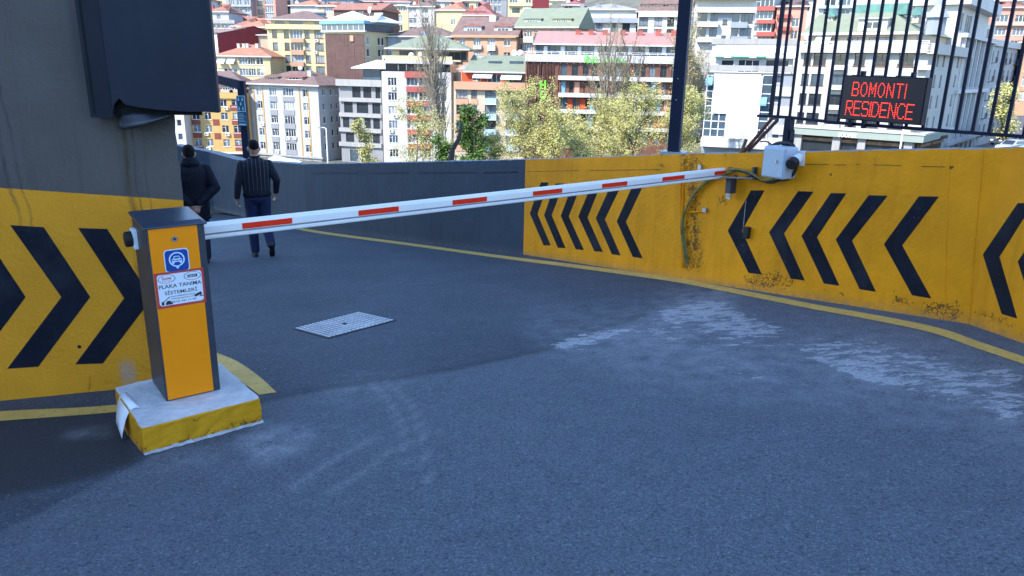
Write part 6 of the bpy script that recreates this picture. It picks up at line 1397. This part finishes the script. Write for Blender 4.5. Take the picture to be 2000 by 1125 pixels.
b_ = house('salmon flats with brick-red balconies behind the fence bars', w_pink, (1518, 14, 170), (1578, 15, 168), 12, r_brn, 1.6, 'hip', [(1529, 2.6, 4), (1556, 1.4, 2)], [22, 44, 68, 92], 1.7); [b_.rect('balcony_band', 1517, y, 1546, y+8, w_red, .7) for y in (28, 52, 76)]
house('small white house with a pink gable roof, behind the fence bars', w_white, (1518, -2, 196), (1592, -1, 194), 10, r_pink, 1.8, 'hip', [(1540, 1.8, 2)], [4], 1.2)
house('low white house with a red roof edge beside the right poplar', w_concb, (1352, 73, 150), (1394, 74, 146), 9, r_or, 2.6, 'hip', [(1385, 1.2, 2)], [84, 100], 1.3)
b_ = house('long low white building with black windows above the concrete block', w_white, (1392, 84, 128), (1560, 85, 124), 5, None, 0, cols=[(1405, 1, 1), (1412.5, 1, 1), (1420, 1, 1), (1432, 1.1, 1), (1440, 1.1, 1), (1476, 1.9, 1), (1487, 1.1, 1), (1497, 1.9, 1), (1536, 1.8, 2), (1548, 1.4, 1)], rows=[91.5], h=1.0, parapet=w_concb)
house('large white tower with small square windows at the top right', w_white, (1688, -40, 160), (1858, -38, 152), 16, r_gry, 1, 'hip', [(1715, .9, 1), (1796, .9, 1), (1824, .9, 1), (1835, .9, 1)], [-16, 5, 28, 50], .9)
house('white house with blue balconies behind the green mansard', w_white, (1598, -14, 150), (1686, -12, 147), 12, r_wht, 1, 'hip', [(1622, 2, 2), (1650, 2.2, 3)], [2, 26], 1.6, band=(m_bglass, [(10, 16)]))
b_ = house('salmon block with a long dark loggia at the far right', w_pink, (1938, 16, 178), (2020, 14, 176), 12, r_red, 1.8, 'hip', [(1958, 2.4, 3), (1976, 2.4, 3), (1994, 2.2, 3)], [36, 62, 86], 1.5, band=(w_stone, [(43, 50)]))
house('white gabled house at the top right corner', w_white, (1944, 2, 214), (2012, 1, 212), 12, r_or, 2.2, 'hip', [(1966, 1.6, 2), (1985, 1.6, 2)], [8], 1.3)
house('white terrace house with a balustrade at the right frame edge', w_white, (1930, 66, 182), (1996, 68, 178), 12, r_gry, 1, 'hip', [(1950, 1.6, 2), (1975, 1.6, 2)], [80, 104, 128, 152], 1.6, band=(w_stone, [(88, 92)]))
b_ = house('peach flats at the very right edge of the view', w_peach, (1996, 84, 150), (2080, 84, 146), 12, r_red, 1.4, 'hip', [(1995, 1.4, 2), (2015, 1.4, 2), (2040, 1.4, 2)], [104, 132, 160, 188], 1.6)
# roofs along the top edge of the view and just beyond it
TOP = [('white', w_white, r_red, 330, 400, -2), ('sand', w_tan, r_brn, 395, 440, -14), ('grey', w_grey, r_or, 430, 500, -22), ('cream', w_cream, r_red, 575, 640, 2), ('blue-grey', w_blue, r_gry, 628, 690, -2), ('stone', w_stone, r_mar, 684, 740, 3), ('white', w_white, r_mar, 722, 800, 4), ('pink', w_pink, r_brn, 795, 850, -2), ('pale grey', w_grey, r_or, 846, 900, 3), ('cream', w_cream, r_wht, 880, 945, 2), ('sage', w_lime, r_red, 1070, 1120, 2), ('white', w_white, r_or, 1118, 1190, 3), ('stone', w_stone, r_brn, 1180, 1260, -2), ('pale', w_cream, r_gry, 1225, 1300, 3), ('blue-grey', w_blue, r_red, 1290, 1372, -4), ('grey', w_grey, r_mar, 1372, 1450, -10), ('white', w_white, r_pink, 1440, 1530, -8), ('peach', w_peach, r_brn, 1560, 1640, -12), ('white', w_white, r_red, 1850, 1950, -6), ('stone', w_stone, r_or, 1960, 2060, -8)]
rn = {r_red: 'red-tiled', r_brn: 'brown-tiled', r_or: 'orange-tiled', r_gry: 'grey', r_mar: 'maroon', r_wht: 'white sheet', r_pink: 'pink'}
for i, (cn, wm_, rm, xa, xb, yt) in enumerate(TOP):
    Y = 262+(i % 4)*9; xm = (xa+xb)/2; n_ = max(2, int((xb-xa)/17)); cols = [(xa+(xb-xa)*(k+.5)/n_, 1.5, BR.choice([2, 3])) for k in range(n_)]
    nb_ = min(((abs(o_[0]-xm), o_[1]) for o_ in ((430, 'above the maroon gable'), (560, 'behind the cream block'), (680, 'over the brown-clad block'), (850, 'over the bare poplar'), (1010, 'beside the cream tower'), (1200, 'over the hotel roof'), (1330, 'by the steel post'), (1480, 'behind the first fence bars'), (1620, 'over the green mansard'), (1900, 'over the columned block'))))[1]
    house(f'{cn} hilltop house with a {rn[rm]} roof at the top edge {nb_}', wm_, (xa, yt, Y), (xb, yt+1, Y-1), 11, rm, 2.4, 'hip', cols, [yt+7, yt+20], 1.4, dish=i % 2, chim=(i+1) % 2)
for i in range(24):   # next rows up the slope, mostly above the frame
    Y = 300+(i % 3)*22; xa = 300+i*76; rm = [r_red, r_brn, r_or, r_gry][i % 4]; wm_ = [w_white, w_stone, w_cream, w_grey, w_pink][i % 5]
    yt = -34-(i % 3)*10
    b_ = Bld('distant house higher up the slope, only its wall in view', wm_, (xa, yt, Y), (xa+70, yt, Y-2), 11, name='house', group='houses high on the slope'); b_.grid([(xa+15, 1.4), (xa+35, 1.4), (xa+55, 1.4)], [yt+9, yt+22, yt+35], 1.4, yt+9, xa+35); b_.walls(); b_.roof(rm, 2.4)

# ================================================================== TREES
m_bark = mat('grey_brown_bark', (.15, .125, .095), .9, .3, 3, .6, 12); m_barkd = mat('dark_bark', (.05, .04, .032), .9, .3, 3, .6, 12); m_barkp = mat('pale_poplar_bark', (.24, .21, .165), .9, .25, 3, .5, 12)
def leafmat(name, col, tr=.35, var=.4):
    m = mat(name, col, .7, var, .9, spec=.25); b = m.node_tree.nodes['Principled BSDF']
    b.inputs['Transmission Weight'].default_value = 0; b.inputs['Subsurface Weight'].default_value = 0; return m
l_spring = [leafmat('spring_leaf', (.42, .385, .135)), leafmat('spring_leaf_green', (.29, .30, .085)), leafmat('catkin_tan', (.36, .29, .17))]
l_green = [leafmat('fresh_leaf', (.07, .13, .022)), leafmat('dark_leaf', (.03, .065, .013)), leafmat('pale_green_leaf', (.14, .20, .04))]  # three leaf greens, mixed at random over the crown
l_pop = [leafmat('poplar_bud', (.31, .26, .13)), leafmat('poplar_bud_green', (.25, .235, .09)), leafmat('poplar_bud_tan', (.28, .22, .14))]
def tree(name, label, base, H, spread, kind, leaves, lmats, bark, seed, lsize=.12, trunk_r=None, group=None, clear=.3, dens=1.0):
    rnd = random.Random(seed); t = empty(name, base, label=label, cat='tree', group=group)
    tb = MB(); lf = MB(); tips = []
    tr = trunk_r or H*.014
    def grow(p, d, L, r, lvl):
        n_ = 4 if lvl < 2 else 3; pts = [p]; q = p.copy(); dd = d.copy()
        for i in range(n_):
            wob = .10 if kind == 'poplar' else .22
            dd = (dd+Vector((rnd.uniform(-wob, wob), rnd.uniform(-wob, wob), rnd.uniform(-.03, .12 if kind == 'poplar' else .06)))).normalized()
            q = q+dd*(L/n_); pts.append(q.copy())
        rs = [r*(1-.68*i/n_) for i in range(n_+1)]
        tb.tube(pts, rs, 6 if lvl == 0 else (4 if lvl == 1 else 3), cap=False)
        if lvl >= 3 or L < .5: tips.append((pts[-2], pts[-1])); return
        if lvl >= 2: tips.append((pts[1], pts[-1]))
        k = {0: 11 if kind == 'poplar' else 14, 1: 6, 2: 5}[lvl]; k = max(2, round(k*dens))
        for j in range(k):
            s = (clear+(.98-clear)*(j+rnd.random())/k) if lvl == 0 else (.2+.78*(j+rnd.random())/k); x = s*n_; i = min(n_-1, int(x)); pp = pts[i].lerp(pts[i+1], x-i); ax = (pts[i+1]-pts[i]).normalized()
            side = ax.orthogonal().normalized(); side = Matrix.Rotation(rnd.uniform(0, 6.283), 3, ax) @ side
            if kind == 'poplar': ang = rnd.uniform(.14, .34) if lvl < 2 else rnd.uniform(.3, .7); ll = {0: H*.42*(1-.55*s), 1: L*.4, 2: L*.4}[lvl]
            else: ang = rnd.uniform(.55, 1.05) if lvl else rnd.uniform(.45, .95); ll = {0: spread*1.02*(1.12-.5*s), 1: L*.6, 2: L*.55}[lvl]
            nd = (ax*math.cos(ang)+side*math.sin(ang)).normalized()
            if kind == 'willow': nd = (nd+Vector((0, 0, .1))).normalized()
            grow(pp, nd, ll*rnd.uniform(.75, 1.15), max(.012, rs[i]*(.5 if lvl else .55)), lvl+1)
    if kind == 'poplar':
        for k in range(3): 
            a = rnd.uniform(0, 6.28); grow(Vector((.25*math.cos(a), .25*math.sin(a), 0)), Vector((.05*math.cos(a), .05*math.sin(a), 1)).normalized(), H*.85*(1-.12*k), tr*(1-.15*k), 0)
    else:
        grow(Vector((0, 0, 0)), Vector((rnd.uniform(-.1, .1), 0, 1)).normalized(), H*.9, tr, 0)
    nl = len(tips)
    for i in range(leaves):
        a, b_ = tips[rnd.randrange(nl)]; s = rnd.random(); p = a.lerp(b_, s)+Vector((rnd.gauss(0, .2), rnd.gauss(0, .2), rnd.gauss(0, .18)))*(.7 if kind == 'poplar' else 1.25)
        u = Vector((rnd.gauss(0, 1), rnd.gauss(0, 1), rnd.gauss(0, 1))).normalized(); v_ = u.orthogonal().normalized(); sz = lsize*rnd.uniform(.55, 1.35); lf.mi = min(2, int(abs(rnd.gauss(0, 1.1))))
        lf.add([p-u*sz, p+v_*sz*.55, p+u*sz, p-v_*sz*.55], [(0, 1, 2, 3)])
    tb.build('trunk', bark, t, smooth=True, fix=False)
    if leaves: lf.build('crown', lmats, t, fix=False)
    return t
def tree_at(name, label, x, ytop, Y, spread_px, kind, leaves, lmats, bark, seed, **k):
    zt_ = atY(x, ytop, Y); g = terrain_z(zt_.x, Y)-.2; H = zt_.z-g
    return tree(name, label, Vector((zt_.x, Y, g)), H, spread_px*Y/FPX/2, kind, leaves, lmats, bark, seed, **k)
tree_at('poplar_tree', 'tall bare poplar standing before the white block with red panels', 872, 2, 112, 56, 'poplar', 1500, l_pop, m_barkp, 4, lsize=.10, dens=1.25)
tree_at('willow_tree', 'thin pale yellow willow with arching branches before the white block', 800, 208, 92, 150, 'willow', 6500, l_spring, m_bark, 6, lsize=.09, dens=.8)
tree_at('willow_tree', 'pale feathery shrub-like willow at the corner of the dark grey office', 742, 212, 96, 46, 'willow', 4200, l_spring, m_bark, 7, lsize=.11)
for i, (x, yt, Y, sp, sd_, lb, nl) in enumerate(((1052, 172, 88, 140, 21, 'yellow-green willow left of the hotel lettering at the grey wall end', 18000), (1110, 200, 82, 140, 22, 'yellow-green willow low in front of the hotel entrance', 15000), (1165, 186, 94, 130, 23, 'yellow-green willow beneath the twin poplars before the hotel', 14500), (1225, 180, 86, 140, 24, 'pale tan willow just right of the twin poplars', 14500), (1286, 174, 90, 140, 25, 'pale yellow willow nearest the left of the steel post', 16000), (1138, 214, 80, 110, 27, 'yellow-green willow low between the hotel lettering and the twin poplars', 13000), (1012, 240, 78, 80, 26, 'small yellow-green willow at the meeting of grey and yellow wall', 10000))):
    tree_at('willow_tree', lb, x, yt, Y, sp, 'willow', nl, l_spring, [m_bark, m_barkd][i % 2], sd_, lsize=.085)
tree_at('poplar_tree', 'tall thin poplar with yellow buds, left of the pair before the hotel', 1199, 26, 118, 44, 'poplar', 4200, l_pop, m_barkp, 31, lsize=.075)
tree_at('poplar_tree', 'darker bare poplar, right of the pair before the hotel', 1232, 58, 116, 50, 'poplar', 2300, l_pop, m_bark, 32, lsize=.07)
tree_at('poplar_tree', 'bushy budding poplar just right of the steel post', 1372, 26, 98, 60, 'poplar', 13000, l_pop, m_bark, 33, lsize=.09, dens=1.2)
tree_at('leafy_tree', 'fresh green leafy tree before the beige stone block', 952, 203, 76, 90, 'round', 9500, l_green, m_barkd, 41, lsize=.13, clear=.35)
tree_at('leafy_tree', 'smaller green leafy tree left of the fresh green one', 905, 246, 80, 66, 'round', 5000, l_green, m_barkd, 42, lsize=.12, clear=.3)
tree_at('leafy_tree', 'bright green sapling by the white lamp post', 604, 304, 70, 40, 'round', 1600, l_green, m_barkd, 43, lsize=.14)
tree_at('street_tree', 'pale budding street tree at the far right behind the bars', 1986, 150, 96, 60, 'round', 5000, l_spring, m_bark, 44, lsize=.13)
# leaning dead trunk
p0 = atY(879, 330, 42); p1 = atY(884, 292, 42); p2 = atY(902, 239, 42); t = empty('leaning_trunk', p0, label='dark leaning bare trunk rising just beyond the grey wall', cat='tree trunk')
mb = MB(); mb.tube([Vector((-.3, 0, -8)), Vector((0, 0, 0)), (p1-p0), (p1-p0).lerp(p2-p0, .5)+Vector((.12, 0, -.1)), p2-p0], [.22, .17, .14, .11, .07], 8); mb.build('trunk', m_barkd, t, smooth=True)

# ================================================================== STREET THINGS IN THE VALLEY
def lamp(label, x, yt, yb, Y, arm):
    a = atY(x, yt, Y); g = terrain_z(a.x, Y); t = empty('lamp_post', Vector((a.x, Y, g)), label=label, cat='street lamp'); h = a.z-g
    mb = MB(); mb.tube([(0, 0, 0), (0, 0, h*.5), (0, 0, h)], [.13, .1, .075], 8); mb.build('pole', m_white, t)
    mb = MB(); mb.tube([(0, 0, h), (arm*.5, 0, h+.12), (arm, 0, h+.1)], [.06, .05, .05], 6); mb.build('arm', m_white, t)
    mb = MB(); mb.box(arm*.8, -.12, h+.02, arm*1.5, .12, h+.14); mb.build('lamp_head', m_steel, t)
lamp('thin white street lamp before the dark grey office corner', 637, 251, 320, 100, -.7)
lamp('thin white pole before the sage shop fascia', 1767, 236, 290, 80, .05)
def vehicle(label, P, rz, paint, L=4.2, roof=None):
    t = empty('parked_car', P, rz, label=label, cat='car', group='cars in the side street'); W = .86
    prof = [(0, .35), (.06, .62), (.22, .78), (1.0, .9), (1.65, 1.36), (2.9, 1.42), (3.75, .98), (4.12, .9), (4.2, .5), (4.1, .3)]; prof = [(x*L/4.2, z) for x, z in prof]
    mb = MB(); R = []
    for y, k in ((-W, .94), (-W*.96, 1), (W*.96, 1), (W, .94)):
        R.append([Vector((x, y*(1 if z < .95 else .84), .32+(z-.32)*k)) for x, z in prof])
    mb.rings(R); bevel(mb.build('body', paint, t, smooth=False), .04)
    gm_ = GLASS[0]; mb = MB()
    for s in (-1, 1): mb.prism([(1.18, s*(W*.93), .95), (1.7, s*(W*.85), 1.3), (2.8, s*(W*.85), 1.34), (3.5, s*(W*.93), 1.0)], (0, s*.02, 0))
    mb.prism([(1.02, -W*.75, .93), (1.02, W*.75, .93), (1.6, W*.68, 1.34), (1.6, -W*.68, 1.34)], (-.03, 0, .02)); mb.build('window', gm_, t)
    for x in (.8, 3.35):
        for s in (-1, 1):
            mb = MB(); mb.tube([(x, s*W*.82, .32), (x, s*W*1.0, .32)], .32, 16); wq = mb.build('wheel', m_blk, t); mb = MB(); mb.tube([(x, s*W*1.0, .32), (x, s*W*1.015, .32)], .2, 12); mb.build('rim', m_steel, wq)
    for s in (-1, 1): mb = MB(); mb.box(-.01, s*W*.62-.16, .62, .12, s*W*.62+.16, .76); mb.build('headlight', m_white, t)
    return t
p_sil = mat('silver_car_paint', (.42, .44, .47), .25, .05, 2, metal=.3, spec=.6); p_wht = mat('white_car_paint', (.66, .66, .66), .25, .04, 2, spec=.6); p_red = mat('red_car_paint', (.42, .03, .05), .25, .05, 2, spec=.6); p_dk = mat('dark_car_paint', (.02, .022, .026), .25, .1, 2, spec=.6)
sh = mat('asphalt_far', (.09, .09, .095), .9, .15, .4)
def carp(x, y, Y): return atY(x, y, Y)
deck = atY(1985, 297, 92); mb = MB(); mb.add([(-3.6, -4, 0), (22, -4, .8), (46, 34, 3.4), (19.5, 34, 2.6), (-3.6, -4, -8), (22, -4, -8), (46, 34, -8), (19.5, 34, -8)], [(0, 1, 2, 3), (0, 4, 5, 1), (0, 3, 7, 4), (1, 5, 6, 2), (2, 6, 7, 3)]); o = mb.build('side_street', sh); o.location = deck; tag(o, kind='structure')
def dz(dx, dy): return .03*(dx+3.6)+.05*(dy+4)-.05
for lb, dx, dy, pm, rz in (('silver hatchback nearest the wall at the right edge', -2.9, -1.6, p_sil, 28), ('dark saloon beside the silver hatchback', -.6, 3.4, p_dk, 30), ('white car behind the silver hatchback at the right edge', 2.4, .4, p_wht, 28), ('red car parked behind the white one at the right edge', 5.2, 5.5, p_red, 30)):
    vehicle(lb, deck+Vector((dx, dy, dz(dx, dy))), rad(rz), pm)
# white canopy in the street below
P = atY(556, 316, 138); t = empty('white_canopy', Vector((P.x, P.y, terrain_z(P.x, P.y))), label='white sloped canopy in the street below the pale grey block', cat='canopy'); h = P.z-t.location.z
mb = MB(); mb.add([(-2.4, -2, h+.75), (2.6, -2, h-.3), (2.6, 2, h-.1), (-2.4, 2, h+.95), (-2.4, -2, h+.6), (2.6, -2, h-.45), (2.6, 2, h-.25), (-2.4, 2, h+.8)], [(0, 1, 2, 3), (4, 7, 6, 5), (0, 4, 5, 1), (1, 5, 6, 2), (2, 6, 7, 3), (3, 7, 4, 0)]); mb.build('roof', r_wht, t)
for x, y in ((-2.3, -1.8), (2.5, -1.8), (-2.3, 1.8), (2.5, 1.8)): mb = MB(); mb.tube([(x, y, 0), (x, y, h+.3-.2*x)], .06, 6); mb.build('leg', m_steel, t)
